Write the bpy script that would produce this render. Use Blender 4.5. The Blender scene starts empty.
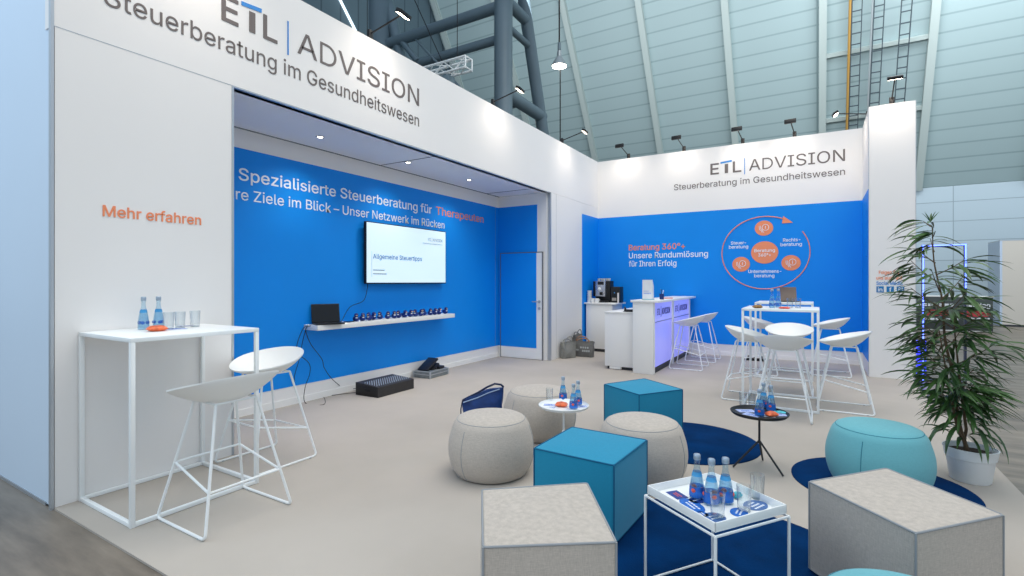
import bpy, bmesh, math, random, os
from mathutils import Vector, Matrix
random.seed(7)
C = bpy.context.scene.collection
S = bpy.context.scene
PI = math.pi
R = math.radians

# ------------------------------------------------------------------ camera, world, light, exposure
FPX, CAMH, YAW, CX, CY = 505.8, 1.408, R(31.12), 512.0, 281.7
cam = bpy.data.cameras.new('camera'); camo = bpy.data.objects.new('camera', cam); C.objects.link(camo)
camo.location = (0, 0, CAMH); camo.rotation_euler = (PI/2, 0, YAW)
cam.sensor_width = 36.0; cam.lens = FPX/1024*36.0
cam.shift_y = -(288-CY)/1024
cam.clip_start = 0.05; cam.clip_end = 200
S.camera = camo
S.view_settings.view_transform = 'Standard'
S.view_settings.look = 'None'
S.view_settings.exposure = 0.0
S.view_settings.gamma = 1.0
S.view_settings.use_curve_mapping = False
S.cycles.use_denoising = True
S.cycles.max_bounces = 10
S.cycles.transparent_max_bounces = 24
S.cycles.sample_clamp_indirect = 4.0
S.cycles.caustics_reflective = False
S.cycles.caustics_refractive = False

world = bpy.data.worlds.new('hall_light'); S.world = world; world.use_nodes = True
bg = world.node_tree.nodes['Background']
bg.inputs[0].default_value = (0.69, 0.84, 1.0, 1); bg.inputs[1].default_value = 0.78

def area(name, loc, rot, sx, sy, power, col):
    l = bpy.data.lights.new(name, 'AREA'); l.shape = 'RECTANGLE'; l.size = sx; l.size_y = sy
    l.energy = power; l.color = col
    o = bpy.data.objects.new(name, l); C.objects.link(o); o.location = loc; o.rotation_euler = rot
    return o
# unseen area lights stand in for hall lamps above stand and aisle
area('unseen_hall_light', (-0.6, 5.6, 9.6), (0, 0, 0), 6, 7, 470, (1.0, 0.93, 0.84))
area('unseen_hall_light', (1.5, -1.0, 9.0), (R(-14), 0, 0), 8, 5, 220, (1.0, 0.93, 0.84))
area('roof_fill_light', (-2.0, 12.0, 9.0), (R(125), 0, 0), 18, 3, 1150, (0.96, 0.99, 1.0))  # added out of view to brighten the sloping roof evenly
area('unseen_hall_light', (6.0, 17.0, 12.5), (R(30), 0, 0), 10, 4, 900, (0.95, 0.98, 1.0))  # added above the view to brighten the far hall wall
area('end_wall_fill_light', (-7.5, -3.5, 6.5), (R(62), 0, 0), 5, 4, 260, (0.66, 0.84, 1.0))  # unseen cool light added to brighten the end wall

def sp(name, loc, target, power, col=(1, 0.9, 0.78), ang=95, blend=0.9, rad=0.06):
    l = bpy.data.lights.new(name, 'SPOT'); l.energy = power; l.color = col
    l.spot_size = R(ang); l.spot_blend = blend; l.shadow_soft_size = rad
    o = bpy.data.objects.new(name, l); C.objects.link(o); o.location = loc
    d = Vector(target)-Vector(loc); o.rotation_euler = d.to_track_quat('-Z', 'Y').to_euler()
    return o

# ------------------------------------------------------------------ helpers
def lin(c):
    return tuple(((v/255)/12.92 if v/255 <= 0.04045 else (((v/255)+0.055)/1.055)**2.4) for v in c)
_m = {}
def mat(name, rgb, rough=0.6, metal=0.0, spec=0.4, noise=None, bump=None, emit=None, emit_s=0, alpha=None, trans=None, weave=None, sheen=0):
    if name in _m: return _m[name]
    m = bpy.data.materials.new(name); m.use_nodes = True; nt = m.node_tree
    b = nt.nodes['Principled BSDF']; c = lin(rgb)
    b.inputs['Base Color'].default_value = (*c, 1)
    b.inputs['Roughness'].default_value = rough; b.inputs['Metallic'].default_value = metal
    b.inputs['Specular IOR Level'].default_value = spec
    if sheen: b.inputs['Sheen Weight'].default_value = sheen
    tc = nt.nodes.new('ShaderNodeTexCoord')
    if noise:
        sc, amt = noise[:2]; st = noise[2] if len(noise) > 2 else (1, 1, 1)
        mp = nt.nodes.new('ShaderNodeMapping'); mp.inputs['Scale'].default_value = st
        nt.links.new(tc.outputs['Object'], mp.inputs[0])
        n = nt.nodes.new('ShaderNodeTexNoise'); n.inputs['Scale'].default_value = sc; n.inputs['Detail'].default_value = 6
        nt.links.new(mp.outputs[0], n.inputs['Vector'])
        cr = nt.nodes.new('ShaderNodeValToRGB')
        cr.color_ramp.elements[0].position = 0.3; cr.color_ramp.elements[1].position = 0.7
        cr.color_ramp.elements[0].color = (*[max(0, v*(1-amt)) for v in c], 1)
        cr.color_ramp.elements[1].color = (*[min(1, v*(1+amt)) for v in c], 1)
        nt.links.new(n.outputs['Fac'], cr.inputs[0]); nt.links.new(cr.outputs[0], b.inputs['Base Color'])
    if bump:
        n2 = nt.nodes.new('ShaderNodeTexNoise'); n2.inputs['Scale'].default_value = bump[0]; n2.inputs['Detail'].default_value = 4
        nt.links.new(tc.outputs['Object'], n2.inputs['Vector'])
        bp = nt.nodes.new('ShaderNodeBump'); bp.inputs['Strength'].default_value = bump[1]; bp.inputs['Distance'].default_value = 0.004
        nt.links.new(n2.outputs['Fac'], bp.inputs['Height']); nt.links.new(bp.outputs[0], b.inputs['Normal'])
    if emit:
        b.inputs['Emission Color'].default_value = (*lin(emit), 1); b.inputs['Emission Strength'].default_value = emit_s
    if trans: b.inputs['Transmission Weight'].default_value = trans
    if alpha is not None: b.inputs['Alpha'].default_value = alpha
    _m[name] = m; return m

def clear_mat(name, tint, gloss=0.12, opaque=0.0, rgb=(200, 220, 235), k=0.4):
    """thin clear glass: transparent with a fresnel gloss and a share of tinted body"""
    m = bpy.data.materials.new(name); m.use_nodes = True; nt = m.node_tree; nt.nodes.clear()
    out = nt.nodes.new('ShaderNodeOutputMaterial'); tr = nt.nodes.new('ShaderNodeBsdfTransparent')
    tr.inputs[0].default_value = (*lin(tint), 1)
    gl = nt.nodes.new('ShaderNodeBsdfGlossy'); gl.inputs['Roughness'].default_value = 0.06
    lw = nt.nodes.new('ShaderNodeLayerWeight'); lw.inputs['Blend'].default_value = 0.35
    mx = nt.nodes.new('ShaderNodeMixShader'); ad = nt.nodes.new('ShaderNodeMath'); ad.operation = 'MULTIPLY_ADD'
    ad.inputs[1].default_value = k; ad.inputs[2].default_value = gloss
    nt.links.new(lw.outputs['Facing'], ad.inputs[0]); nt.links.new(ad.outputs[0], mx.inputs[0])
    nt.links.new(tr.outputs[0], mx.inputs[1]); nt.links.new(gl.outputs[0], mx.inputs[2])
    last = mx
    if opaque:
        df = nt.nodes.new('ShaderNodeBsdfDiffuse'); df.inputs[0].default_value = (*lin(rgb), 1)
        m2 = nt.nodes.new('ShaderNodeMixShader'); m2.inputs[0].default_value = opaque
        nt.links.new(mx.outputs[0], m2.inputs[1]); nt.links.new(df.outputs[0], m2.inputs[2]); last = m2
    nt.links.new(last.outputs[0], out.inputs[0])
    return m

class MB:
    def __init__(s): s.bm = bmesh.new()
    def box(s, x0, x1, y0, y1, z0, z1, bev=0, seg=2, M=None):
        b = bmesh.new(); bmesh.ops.create_cube(b, size=1)
        for v in b.verts:
            v.co = Vector(((x0+x1)/2+v.co.x*(x1-x0), (y0+y1)/2+v.co.y*(y1-y0), (z0+z1)/2+v.co.z*(z1-z0)))
        if bev: bmesh.ops.bevel(b, geom=b.edges[:], offset=bev, segments=seg, profile=0.5, affect='EDGES')
        if M: bmesh.ops.transform(b, matrix=M, verts=b.verts[:])
        s.add(b); return s
    def add(s, b):
        me = bpy.data.meshes.new('t'); b.to_mesh(me); b.free(); s.bm.from_mesh(me); bpy.data.meshes.remove(me)
    def prism(s, pts, z0, z1, bev=0, seg=2):
        b = bmesh.new(); v0 = [b.verts.new((p[0], p[1], z0)) for p in pts]; v1 = [b.verts.new((p[0], p[1], z1)) for p in pts]
        n = len(pts); b.faces.new(v0[::-1]); b.faces.new(v1)
        for i in range(n): b.faces.new((v0[i], v0[(i+1) % n], v1[(i+1) % n], v1[i]))
        bmesh.ops.recalc_face_normals(b, faces=b.faces[:])
        if bev: bmesh.ops.bevel(b, geom=b.edges[:], offset=bev, segments=seg, profile=0.5, affect='EDGES')
        s.add(b); return s
    def lathe(s, prof, n=32, cx=0, cy=0, z=0, cap=True, sx=1, sy=1):
        rings = []
        for r, h in prof:
            if r < 1e-5: rings.append([s.bm.verts.new((cx, cy, z+h))])
            else: rings.append([s.bm.verts.new((cx+sx*r*math.cos(2*PI*i/n), cy+sy*r*math.sin(2*PI*i/n), z+h)) for i in range(n)])
        for a, b in zip(rings, rings[1:]):
            for i in range(n):
                j = (i+1) % n
                if len(a) == 1 and len(b) == 1: continue
                if len(a) == 1: s.bm.faces.new((a[0], b[j], b[i]))
                elif len(b) == 1: s.bm.faces.new((a[i], a[j], b[0]))
                else: s.bm.faces.new((a[i], a[j], b[j], b[i]))
        return s
    def tube(s, pts, r, n=10, r2=None, closed=False):
        pts = [Vector(p) for p in pts]; m = len(pts); rings = []; up = None
        for k, p in enumerate(pts):
            if closed: t = (pts[(k+1) % m]-pts[k-1])
            else: t = (pts[min(k+1, m-1)]-pts[max(k-1, 0)])
            t.normalize()
            if up is None: up = Vector((0, 0, 1)) if abs(t.z) < 0.9 else Vector((1, 0, 0))
            a = t.cross(up)
            if a.length < 1e-4: a = t.orthogonal()
            a.normalize(); b = a.cross(t).normalized(); up = b
            rr = r if r2 is None else r+(r2-r)*k/max(1, m-1)
            rings.append([s.bm.verts.new(p+rr*(math.cos(2*PI*i/n)*a+math.sin(2*PI*i/n)*b)) for i in range(n)])
        rr_ = list(zip(rings, rings[1:]))
        if closed: rr_.append((rings[-1], rings[0]))
        for A, B in rr_:
            for i in range(n): s.bm.faces.new((A[i], A[(i+1) % n], B[(i+1) % n], B[i]))
        if not closed:
            s.bm.faces.new(rings[0][::-1]); s.bm.faces.new(rings[-1])
        return s
    def build(s, name, m, parent=None, smooth=True, loc=None, rot=None, norm=True):
        if norm: bmesh.ops.recalc_face_normals(s.bm, faces=s.bm.faces[:])
        me = bpy.data.meshes.new(name); s.bm.to_mesh(me); s.bm.free()
        if isinstance(m, (list, tuple)):
            for q in m: me.materials.append(q)
        else: me.materials.append(m)
        if smooth:
            me.polygons.foreach_set('use_smooth', [True]*len(me.polygons))
            try: me.set_sharp_from_angle(angle=R(38))
            except Exception: pass
        o = bpy.data.objects.new(name, me); C.objects.link(o)
        if parent: o.parent = parent
        if loc: o.location = loc
        if rot: o.rotation_euler = rot
        return o

def tag(o, label=None, cat=None, group=None, kind=None):
    if label: o['label'] = label
    if cat: o['category'] = cat
    if group: o['group'] = group
    if kind: o['kind'] = kind
    return o
def empty(name, loc, label, cat, group=None, rz=0):
    o = bpy.data.objects.new(name, None); C.objects.link(o); o.location = loc; o.rotation_euler = (0, 0, rz)
    o.empty_display_size = 0.1
    return tag(o, label, cat, group)
def struct(o): o['kind'] = 'structure'; return o
def kids(o): return [c for c in bpy.data.objects if c.parent == o]
def dup(o, loc=None, rz=None, label=None, group=None, parent=None):
    c = o.copy(); C.objects.link(c)
    if parent: c.parent = parent
    if loc is not None: c.location = loc
    if rz is not None: c.rotation_euler = (c.rotation_euler[0], c.rotation_euler[1], rz)
    if label: c['label'] = label
    if group: c['group'] = group
    for ch in kids(o): dup(ch, parent=c)
    return c
def rnd(pts, r, k=4):
    """round the corners of a polyline of 3-D points"""
    pts = [Vector(p) for p in pts]; out = [pts[0]]
    for a, b, c in zip(pts, pts[1:], pts[2:]):
        u = (a-b).normalized(); w = (c-b).normalized()
        p, q = b+u*r, b+w*r
        for i in range(k+1):
            t = i/k; out.append((1-t)**2*p+2*t*(1-t)*b+t*t*q)
    out.append(pts[-1]); return out

# where a measured point of the photograph lies in the place (height z above the floor)
def gp(px, py, z=0.0):
    a = (px-CX)/FPX; s, c = math.sin(YAW), math.cos(YAW)
    t = (CAMH-z)*FPX/(py-CY)
    return ((-s+a*c)*t, (c+a*s)*t)

# ---- lettering
_font = None
try:
    fp = os.path.join(bpy.utils.resource_path('LOCAL'), 'datafiles', 'fonts', 'Inter.woff2')
    if os.path.exists(fp): _font = bpy.data.fonts.load(fp)
except Exception: _font = None
def text_mesh_raw(s, bold=0.0):
    cu = bpy.data.curves.new('t', 'FONT'); cu.body = s
    if _font: cu.font = _font
    cu.resolution_u = 3; cu.extrude = 0.0
    o = bpy.data.objects.new('t', cu); C.objects.link(o)
    dg = bpy.context.evaluated_depsgraph_get(); dg.update()
    me = bpy.data.meshes.new_from_object(o.evaluated_get(dg))
    bpy.data.objects.remove(o); bpy.data.curves.remove(cu)
    return me
def _xr(s):
    me = text_mesh_raw(s); xs = [v.co.x for v in me.vertices]; bpy.data.meshes.remove(me); return (min(xs), max(xs)) if xs else (0, 0)
def text_mesh(s, bold=0.0):
    # the capital D is drawn here stroke by stroke (the font's own outline fills wrongly)
    me = text_mesh_raw(s)
    if 'D' not in s: return me
    i = s.index('D'); lo = _xr(s[:i])[1]+1e-4; hi = _xr(s[:i+1])[1]+1e-4
    b = bmesh.new(); b.from_mesh(me); bpy.data.meshes.remove(me)
    dv = [v for v in b.verts if lo < v.co.x < hi]
    x0 = min(v.co.x for v in dv); x1 = max(v.co.x for v in dv); y0, y1 = min(v.co.y for v in dv), max(v.co.y for v in dv)
    bmesh.ops.delete(b, geom=dv, context='VERTS')
    st = 0.105*(y1-y0); w = x1-x0; h = y1-y0
    def loop(i_):
        L = [(x0+i_*st, y0+i_*st), (x0+0.42*w, y0+i_*st)]
        rx, ry = 0.58*w-i_*st, h/2-i_*st
        L += [(x0+0.42*w+rx*math.sin(PI*k/16), y0+h/2-ry*math.cos(PI*k/16)) for k in range(1, 16)]
        return L+[(x0+0.42*w, y1-i_*st), (x0+i_*st, y1-i_*st)]
    A = [b.verts.new((*p, 0)) for p in loop(0)]; B = [b.verts.new((*p, 0)) for p in loop(1)]; n = len(A)
    for k in range(n): b.faces.new((A[k], A[(k+1) % n], B[(k+1) % n], B[k]))
    me = bpy.data.meshes.new('t'); b.to_mesh(me); b.free(); return me
_cap = {}
def capheight():
    if 'c' not in _cap:
        me = text_mesh('H'); ys = [v.co.y for v in me.vertices]; _cap['c'] = (min(ys), max(ys)-min(ys)); bpy.data.meshes.remove(me)
    return _cap['c']
def write(s, plane, pos, a0, a1, base, cap, m, parent, name='lettering', bold=0.0, th=0.003, centre=False):
    """plane 'x': on a wall of constant X facing +X, a runs along Y; plane 'y': on a wall facing -Y, a runs along X;
       plane 'z': lying flat"""
    me = text_mesh(s, bold); xs = [v.co.x for v in me.vertices]; x0, x1 = min(xs), max(xs)
    y0, ch = capheight(); kz = cap/ch; kx = (a1-a0)/(x1-x0)
    b = bmesh.new(); b.from_mesh(me); bpy.data.meshes.remove(me)
    g = bmesh.ops.extrude_face_region(b, geom=b.faces[:]); nv = [e for e in g['geom'] if isinstance(e, bmesh.types.BMVert)]
    for v in nv: v.co.z = 1.0
    for v in b.verts:
        a = a0+(v.co.x-x0)*kx; h = base+(v.co.y-y0)*kz; d = th*(1 if v.co.z > 0.5 else 0)
        if plane == 'x': v.co = Vector((pos+0.0008+d, a, h))
        elif plane == 'y': v.co = Vector((a, pos-0.0008-d, h))
    q = MB()
    if bold > 0:
        e = bold*cap*1.1
        for k_, (u_, w_) in enumerate(((-1, 0), (1, 0), (0, 1), (0, -1), (-0.7, 0.7), (0.7, 0.7), (0.7, -0.7), (-0.7, -0.7))):
            c_ = b.copy(); dn = 0.00004*k_
            bmesh.ops.translate(c_, verts=c_.verts[:], vec=(dn, u_*e, w_*e) if plane == 'x' else (u_*e, -dn, w_*e))
            q.add(c_)
    q.add(b)
    return q.build(name, m, parent, smooth=False)

# ------------------------------------------------------------------ materials
wall_w = mat('white_panel', (238, 236, 234), 0.55, noise=(0.7, 0.015))
wall_end_m = mat('panel_cool_lit', (214, 230, 246), 0.35, noise=(0.5, 0.03))  # cool light on the end wall is put into this blue tint
seam_m = mat('seam_grey', (150, 152, 155), 0.5)
alu = mat('aluminium', (190, 196, 202), 0.35, 0.7)
blue = mat('blue_panel', (0, 140, 236), 0.5, noise=(0.6, 0.05), spec=0.3)
white_pl = mat('white_powder_coat', (240, 243, 243), 0.35)
white_lam = mat('white_laminate', (242, 241, 238), 0.4)
shell_m = mat('white_shell_plastic', (243, 244, 242), 0.45)
txt_grey = mat('print_grey', (112, 104, 102), 0.6)
txt_blue = mat('print_blue', (60, 140, 215), 0.6)
txt_white = mat('print_white', (240, 244, 250), 0.6)
txt_orange = mat('print_orange', (244, 148, 106), 0.6)
carpet_m = mat('carpet_beige', (183, 175, 166), 0.95, spec=0.1, noise=(1.1, 0.07), bump=(220, 0.35))
rug_m = mat('rug_navy', (2, 46, 92), 0.95, spec=0.05, noise=(5, 0.22), bump=(150, 0.7))
black = mat('black_plastic', (22, 23, 26), 0.45)
dark_metal = mat('dark_metal', (48, 50, 52), 0.4, 0.4)
steel_m = mat('painted_steel_grey', (106, 124, 134), 0.45, 0.1, noise=(1.5, 0.06))
cable_m = mat('cable_black', (18, 18, 22), 0.6)
glassm = clear_mat('clear_glass', (250, 252, 253), 0.03, k=0.42)
bottle_glass = clear_mat('blue_tint_glass', (232, 245, 252), 0.05, k=0.4)
water_m = clear_mat('water', (222, 240, 250), 0.02, 0.10, (170, 215, 245), k=0.2)

def fabric(name, rgb, amt=0.12, vein=90, top=None):
    """woven wool: fine crossed threads in colour and relief"""
    m = bpy.data.materials.new(name); m.use_nodes = True; nt = m.node_tree; b = nt.nodes['Principled BSDF']; c = lin(rgb)
    b.inputs['Roughness'].default_value = 0.92; b.inputs['Specular IOR Level'].default_value = 0.15
    b.inputs['Sheen Weight'].default_value = 0.15
    tc = nt.nodes.new('ShaderNodeTexCoord'); add = []
    for st in ((1, 1, 9), (9, 9, 1)):
        mp = nt.nodes.new('ShaderNodeMapping'); mp.inputs['Scale'].default_value = st
        n = nt.nodes.new('ShaderNodeTexNoise'); n.inputs['Scale'].default_value = vein/6; n.inputs['Detail'].default_value = 5
        nt.links.new(tc.outputs['Object'], mp.inputs[0]); nt.links.new(mp.outputs[0], n.inputs['Vector']); add.append(n)
    ad = nt.nodes.new('ShaderNodeMath'); ad.operation = 'ADD'
    nt.links.new(add[0].outputs['Fac'], ad.inputs[0]); nt.links.new(add[1].outputs['Fac'], ad.inputs[1])
    hf = nt.nodes.new('ShaderNodeMath'); hf.operation = 'MULTIPLY'; hf.inputs[1].default_value = 0.5
    nt.links.new(ad.outputs[0], hf.inputs[0])
    cr = nt.nodes.new('ShaderNodeValToRGB'); cr.color_ramp.elements[0].position = 0.36; cr.color_ramp.elements[1].position = 0.64
    cr.color_ramp.elements[0].color = (*[v*(1-amt) for v in c], 1); cr.color_ramp.elements[1].color = (*[min(1, v*(1+amt)) for v in c], 1)
    nt.links.new(hf.outputs[0], cr.inputs[0]); nt.links.new(cr.outputs[0], b.inputs['Base Color'])
    bp = nt.nodes.new('ShaderNodeBump'); bp.inputs['Strength'].default_value = 0.35; bp.inputs['Distance'].default_value = 0.003
    nt.links.new(hf.outputs[0], bp.inputs['Height']); nt.links.new(bp.outputs[0], b.inputs['Normal'])
    return m
fab_grey = fabric('wool_grey', (188, 179, 169), 0.14, 240)
fab_grey_d = mat('wool_grey_welt', (150, 154, 158), 0.9)
fab_teal = fabric('wool_teal', (34, 140, 176), 0.06, 400)
fab_teal_d = mat('wool_teal_welt', (14, 96, 134), 0.9)
fab_turq = fabric('wool_turquoise', (110, 178, 188), 0.06, 300)
fab_turq_d = mat('wool_turquoise_welt', (52, 128, 148), 0.9)

# hall floor: worn boards running along X
def floor_mat():
    m = bpy.data.materials.new('hall_floor'); m.use_nodes = True; nt = m.node_tree; b = nt.nodes['Principled BSDF']
    b.inputs['Roughness'].default_value = 0.42
    tc = nt.nodes.new('ShaderNodeTexCoord'); mp = nt.nodes.new('ShaderNodeMapping'); mp.inputs['Scale'].default_value = (0.45, 2.4, 1)
    n = nt.nodes.new('ShaderNodeTexNoise'); n.inputs['Scale'].default_value = 1.8; n.inputs['Detail'].default_value = 9; n.inputs['Roughness'].default_value = 0.62
    nt.links.new(tc.outputs['Object'], mp.inputs[0]); nt.links.new(mp.outputs[0], n.inputs['Vector'])
    cr = nt.nodes.new('ShaderNodeValToRGB'); e = cr.color_ramp.elements
    e[0].position = 0.33; e[0].color = (*lin((92, 84, 76)), 1); e[1].position = 0.68; e[1].color = (*lin((150, 138, 124)), 1)
    nt.links.new(n.outputs['Fac'], cr.inputs[0]); nt.links.new(cr.outputs[0], b.inputs['Base Color'])
    return m
# hall cladding: profiled sheets with seams (u along X, v up the slope)
def panel_mat(name, rgb, line, bw, rh, mortar, off=0.0, axis='XZ', contrast=0.07):
    m = bpy.data.materials.new(name); m.use_nodes = True; nt = m.node_tree; b = nt.nodes['Principled BSDF']
    b.inputs['Roughness'].default_value = 0.6
    tc = nt.nodes.new('ShaderNodeTexCoord'); sx = nt.nodes.new('ShaderNodeSeparateXYZ'); cb = nt.nodes.new('ShaderNodeCombineXYZ')
    nt.links.new(tc.outputs['Object'], sx.inputs[0])
    nt.links.new(sx.outputs[axis[0]], cb.inputs[0]); nt.links.new(sx.outputs[axis[1]], cb.inputs[1])
    br = nt.nodes.new('ShaderNodeTexBrick'); br.offset = 0; br.inputs['Scale'].default_value = 1
    br.inputs['Brick Width'].default_value = bw; br.inputs['Row Height'].default_value = rh; br.inputs['Mortar Size'].default_value = mortar
    br.inputs['Mortar Smooth'].default_value = 0.3
    c = lin(rgb); br.inputs['Color1'].default_value = (*c, 1); br.inputs['Color2'].default_value = (*[v*(1-contrast) for v in c], 1)
    br.inputs['Mortar'].default_value = (*lin(line), 1)
    nt.links.new(cb.outputs[0], br.inputs['Vector']); nt.links.new(br.outputs['Color'], b.inputs['Base Color'])
    return m

# ================================================================== SETTING
XW = -4.07      # front face of the long wall
YB = 10.35      # back wall
XA = -5.15      # back of the alcove
AL0, AL1 = 2.355, 8.04
f = MB().box(-40, 16, -6, 26, -0.06, -0.012); struct(f.build('floor', floor_mat(), smooth=False))
cp = MB().box(XA-0.3, 1.165, 1.222, 11.2, -0.012, 0.0)
cp.box(-2.0, 1.165, -3.0, 1.222, -0.012, 0.0)
carpet = struct(cp.build('floor_carpet', carpet_m, smooth=False))

# long wall with the alcove
wl = MB()
wl.box(XA-0.35, XW, 1.226, AL0, 0, 3.0)                       # front panel block beside the alcove
wl.box(XW-0.12, XW, 1.215, YB+0.1, 3.004, 4.0)                # fascia
wl.box(XW-0.10, XW, AL1+0.06, YB+0.1, 0, 3.0)                 # pier to the back corner
wall_left = struct(wl.build('wall_left', wall_w, smooth=False))
t = MB().box(XW-0.02, XW+0.0015, 1.222, AL0, 3.0, 3.004).box(XW, XW+0.004, AL0-0.016, AL0+0.001, 0, 3.0)
t.box(XW-0.028, XW+0.004, 1.205, 1.222, -0.012, 9.0)
t.box(XW-0.03, XW+0.002, AL0, AL1, 2.992, 3.004)
t.box(XW-0.06, XW+0.003, AL1+0.03, AL1+0.06, 0, 3.0)
t.build('profile', alu, wall_left, smooth=False)
# groove lines between the fascia panels and in the pier
t = MB()
for y in (8.3,): t.box(XW, XW+0.0015, y-0.002, y+0.002, 0.0, 3.0)
t.build('seam', seam_m, wall_left, smooth=False)
t = MB().box(XW, XW+0.0025, 9.475, YB, 0.0, 2.78); t.build('blue_print', blue, wall_left, smooth=False)
# end wall facing the aisle
we = MB().box(-11, XW-0.03, 1.222, 1.40, -0.012, 9.0)
wall_end = struct(we.build('wall_end', wall_end_m, smooth=False))
t = MB().box(-11, XW-0.12, 1.216, 1.222, -0.012, 0.01); t.build('profile', alu, wall_end, smooth=False)

# alcove
wa = MB()
wa.box(XA-0.1, XA, AL0, AL1+0.1, 0, 3.0)
wa.box(XA-0.1, XW-0.06, AL1, AL1+0.03, 0, 3.0)
wall_alcove = struct(wa.build('wall_alcove', wall_w, smooth=False))
MB().box(XA, XA+0.004, AL0+0.0, AL1, 0.21, 2.80).build('blue_print', blue, wall_alcove, smooth=False)
MB().box(XA, -5.083, AL1-0.004, AL1, 0.21, 2.80).box(-5.083, -4.322, AL1-0.004, AL1, 1.945, 2.80).build('blue_print', blue, wall_alcove, smooth=False)
MB().box(XA, XA+0.012, AL0, AL1, 0, 0.075).box(XA, -5.09, AL1-0.012, AL1, 0, 0.075).build('skirting', white_lam, wall_alcove, smooth=False)
MB().box(XA+0.004, XA+0.0055, AL1-0.12, AL1-0.117, 0.21, 2.82).build('seam', seam_m, wall_alcove, smooth=False)
ce = MB().box(XA, XW-0.02, AL0, AL1, 3.004, 3.03)
ceil = struct(ce.build('ceiling', mat('ceiling_panel', (238, 238, 240), 0.6), smooth=False))
t = MB().box(XA+0.02, XA+0.03, AL0, AL1, 2.9995, 3.004)
for y in (5.0, 7.6): t.box(XA, XW-0.02, y-0.005, y+0.005, 2.9995, 3.004)
t.build('seam', mat('seam_dark', (70, 74, 84), 0.6), ceil, smooth=False)
# door in the end of the alcove
d = MB().box(-5.078, -4.212, AL1-0.030, AL1-0.006, 0.012, 1.93)
door = struct(d.build('door_1', white_lam, smooth=False))
MB().box(-5.078, -4.322, AL1-0.0335, AL1-0.030, 0.21, 1.93).build('blue_print', blue, door, smooth=False)
t = MB().box(-5.09, -5.080, AL1-0.036, AL1-0.004, 0, 1.945).box(-4.210, -4.198, AL1-0.036, AL1-0.004, 0, 1.945).box(-5.09, -4.198, AL1-0.036, AL1-0.004, 1.932, 1.945)
t.build('door_frame', mat('door_gap_grey', (120, 122, 126), 0.5, 0.4), door, smooth=False)
hd = MB().lathe([(0, 0), (0.026, 0), (0.026, 0.008), (0, 0.008)], 20)
hd.tube([(0, 0, 0), (0, 0, 0.05)], 0.009).tube([(0, 0, 0.05), (-0.12, 0, 0.05)], 0.009)
h = hd.build('door_handle', alu, door, loc=(-4.262, AL1-0.034, 1.05), rot=(PI/2, 0, 0))
MB().lathe([(0, 0), (0.024, 0), (0.024, 0.008), (0.011, 0.009), (0.011, 0.02), (0, 0.02)], 20).build('lock', alu, door, loc=(-4.262, AL1-0.034, 0.93), rot=(PI/2, 0, 0))

# back wall
wb = MB().box(XW-0.1, 0.75, YB, YB+0.12, 0, 4.0)
wall_back = struct(wb.build('wall_back', wall_w, smooth=False))
MB().box(XW, 0.652, YB-0.004, YB, 0.215, 2.78).build('blue_print', blue, wall_back, smooth=False)
MB().box(XW, 0.652, YB-0.012, YB, 0, 0.075).build('skirting', white_lam, wall_back, smooth=False)
# right column return
wr = MB().box(0.652, 1.206, 9.16, YB+0.12, 0, 4.0)
wall_right = struct(wr.build('wall_right', wall_w, smooth=False))
MB().box(0.648, 0.652, 9.175, YB, 0.215, 2.79).build('blue_print', blue, wall_right, smooth=False)
MB().box(0.650, 0.656, 9.156, 9.162, 0, 4.0).box(1.200, 1.208, 9.156, 9.162, 0, 4.0).build('profile', alu, wall_right, smooth=False)

# hall wall and sloping roof beyond the stand
hw = MB().box(-22, 16, 25, 25.2, -0.05, 5.03)
wall_hall = struct(hw.build('wall_hall', panel_mat('hall_wall_panel', (180, 198, 208), (140, 156, 166), 2.2, 0.74, 0.016), smooth=False))
SL = 1.59
L = 20.0; dirv = Vector((0, -1, SL)).normalized()
def roofpt(x, s, up=0): # s metres up the slope from the wall head
    n = Vector((0, -SL, -1)).normalized()
    p = Vector((x, 25, 5.03))+dirv*s+n*up
    return p
rb = bmesh.new()
vs = [rb.verts.new(v) for v in ((-40, 0, 0), (20, 0, 0), (20, L, 0), (-40, L, 0))]; rb.faces.new(vs)
q = MB(); q.add(rb)
roof = struct(q.build('ceiling_hall', panel_mat('roof_sheet', (168, 190, 193), (146, 168, 172), 60, 0.56, 0.035, axis='XY', contrast=0.03), smooth=False, norm=False))
roof.location = (0, 25, 5.03); roof.rotation_euler = (PI-math.atan(SL)-0, 0, 0)
# local y runs up the slope after rotation
roof.rotation_euler = (PI-math.atan2(SL, 1), 0, 0)
rib_m = mat('rib_grey', (184, 198, 196), 0.5)
for k in range(-7, 5):
    x = 0.17+3.17*k
    b = MB()
    for w0, w1, u0, u1 in ((-0.12, 0.12, 0.0, 0.04), (-0.02, 0.02, 0.04, 0.18), (-0.12, 0.12, 0.18, 0.21)):
        M = Matrix.Translation((x, 25, 5.03)) @ Matrix.Rotation(PI-math.atan2(SL, 1), 4, 'X')
        b.box(w0, w1, 0, L, -0.36 + (0.36-u1), -u0, M=Matrix.Identity(4)) if False else b.box(w0, w1, 0, L, u0, u1, M=M)
    struct(b.build('trim_rib', rib_m, smooth=False))
for s0 in (3.2, 5.6):
    M = Matrix.Translation((0, 25, 5.03)) @ Matrix.Rotation(PI-math.atan2(SL, 1), 4, 'X')
    struct(MB().box(0.17, 3.34, s0-0.07, s0+0.07, 0.02, 0.16, M=M).build('trim_purlin', rib_m, smooth=False))
# dark gable at the left end of the hall
gw = MB().box(-16.3, -16.0, -2, 26, -0.05, 26)
wall_g = struct(gw.build('wall_gable', panel_mat('gable_sheet', (92, 112, 122), (66, 82, 92), 0.9, 40, 0.04, axis='YZ'), smooth=False))

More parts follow.
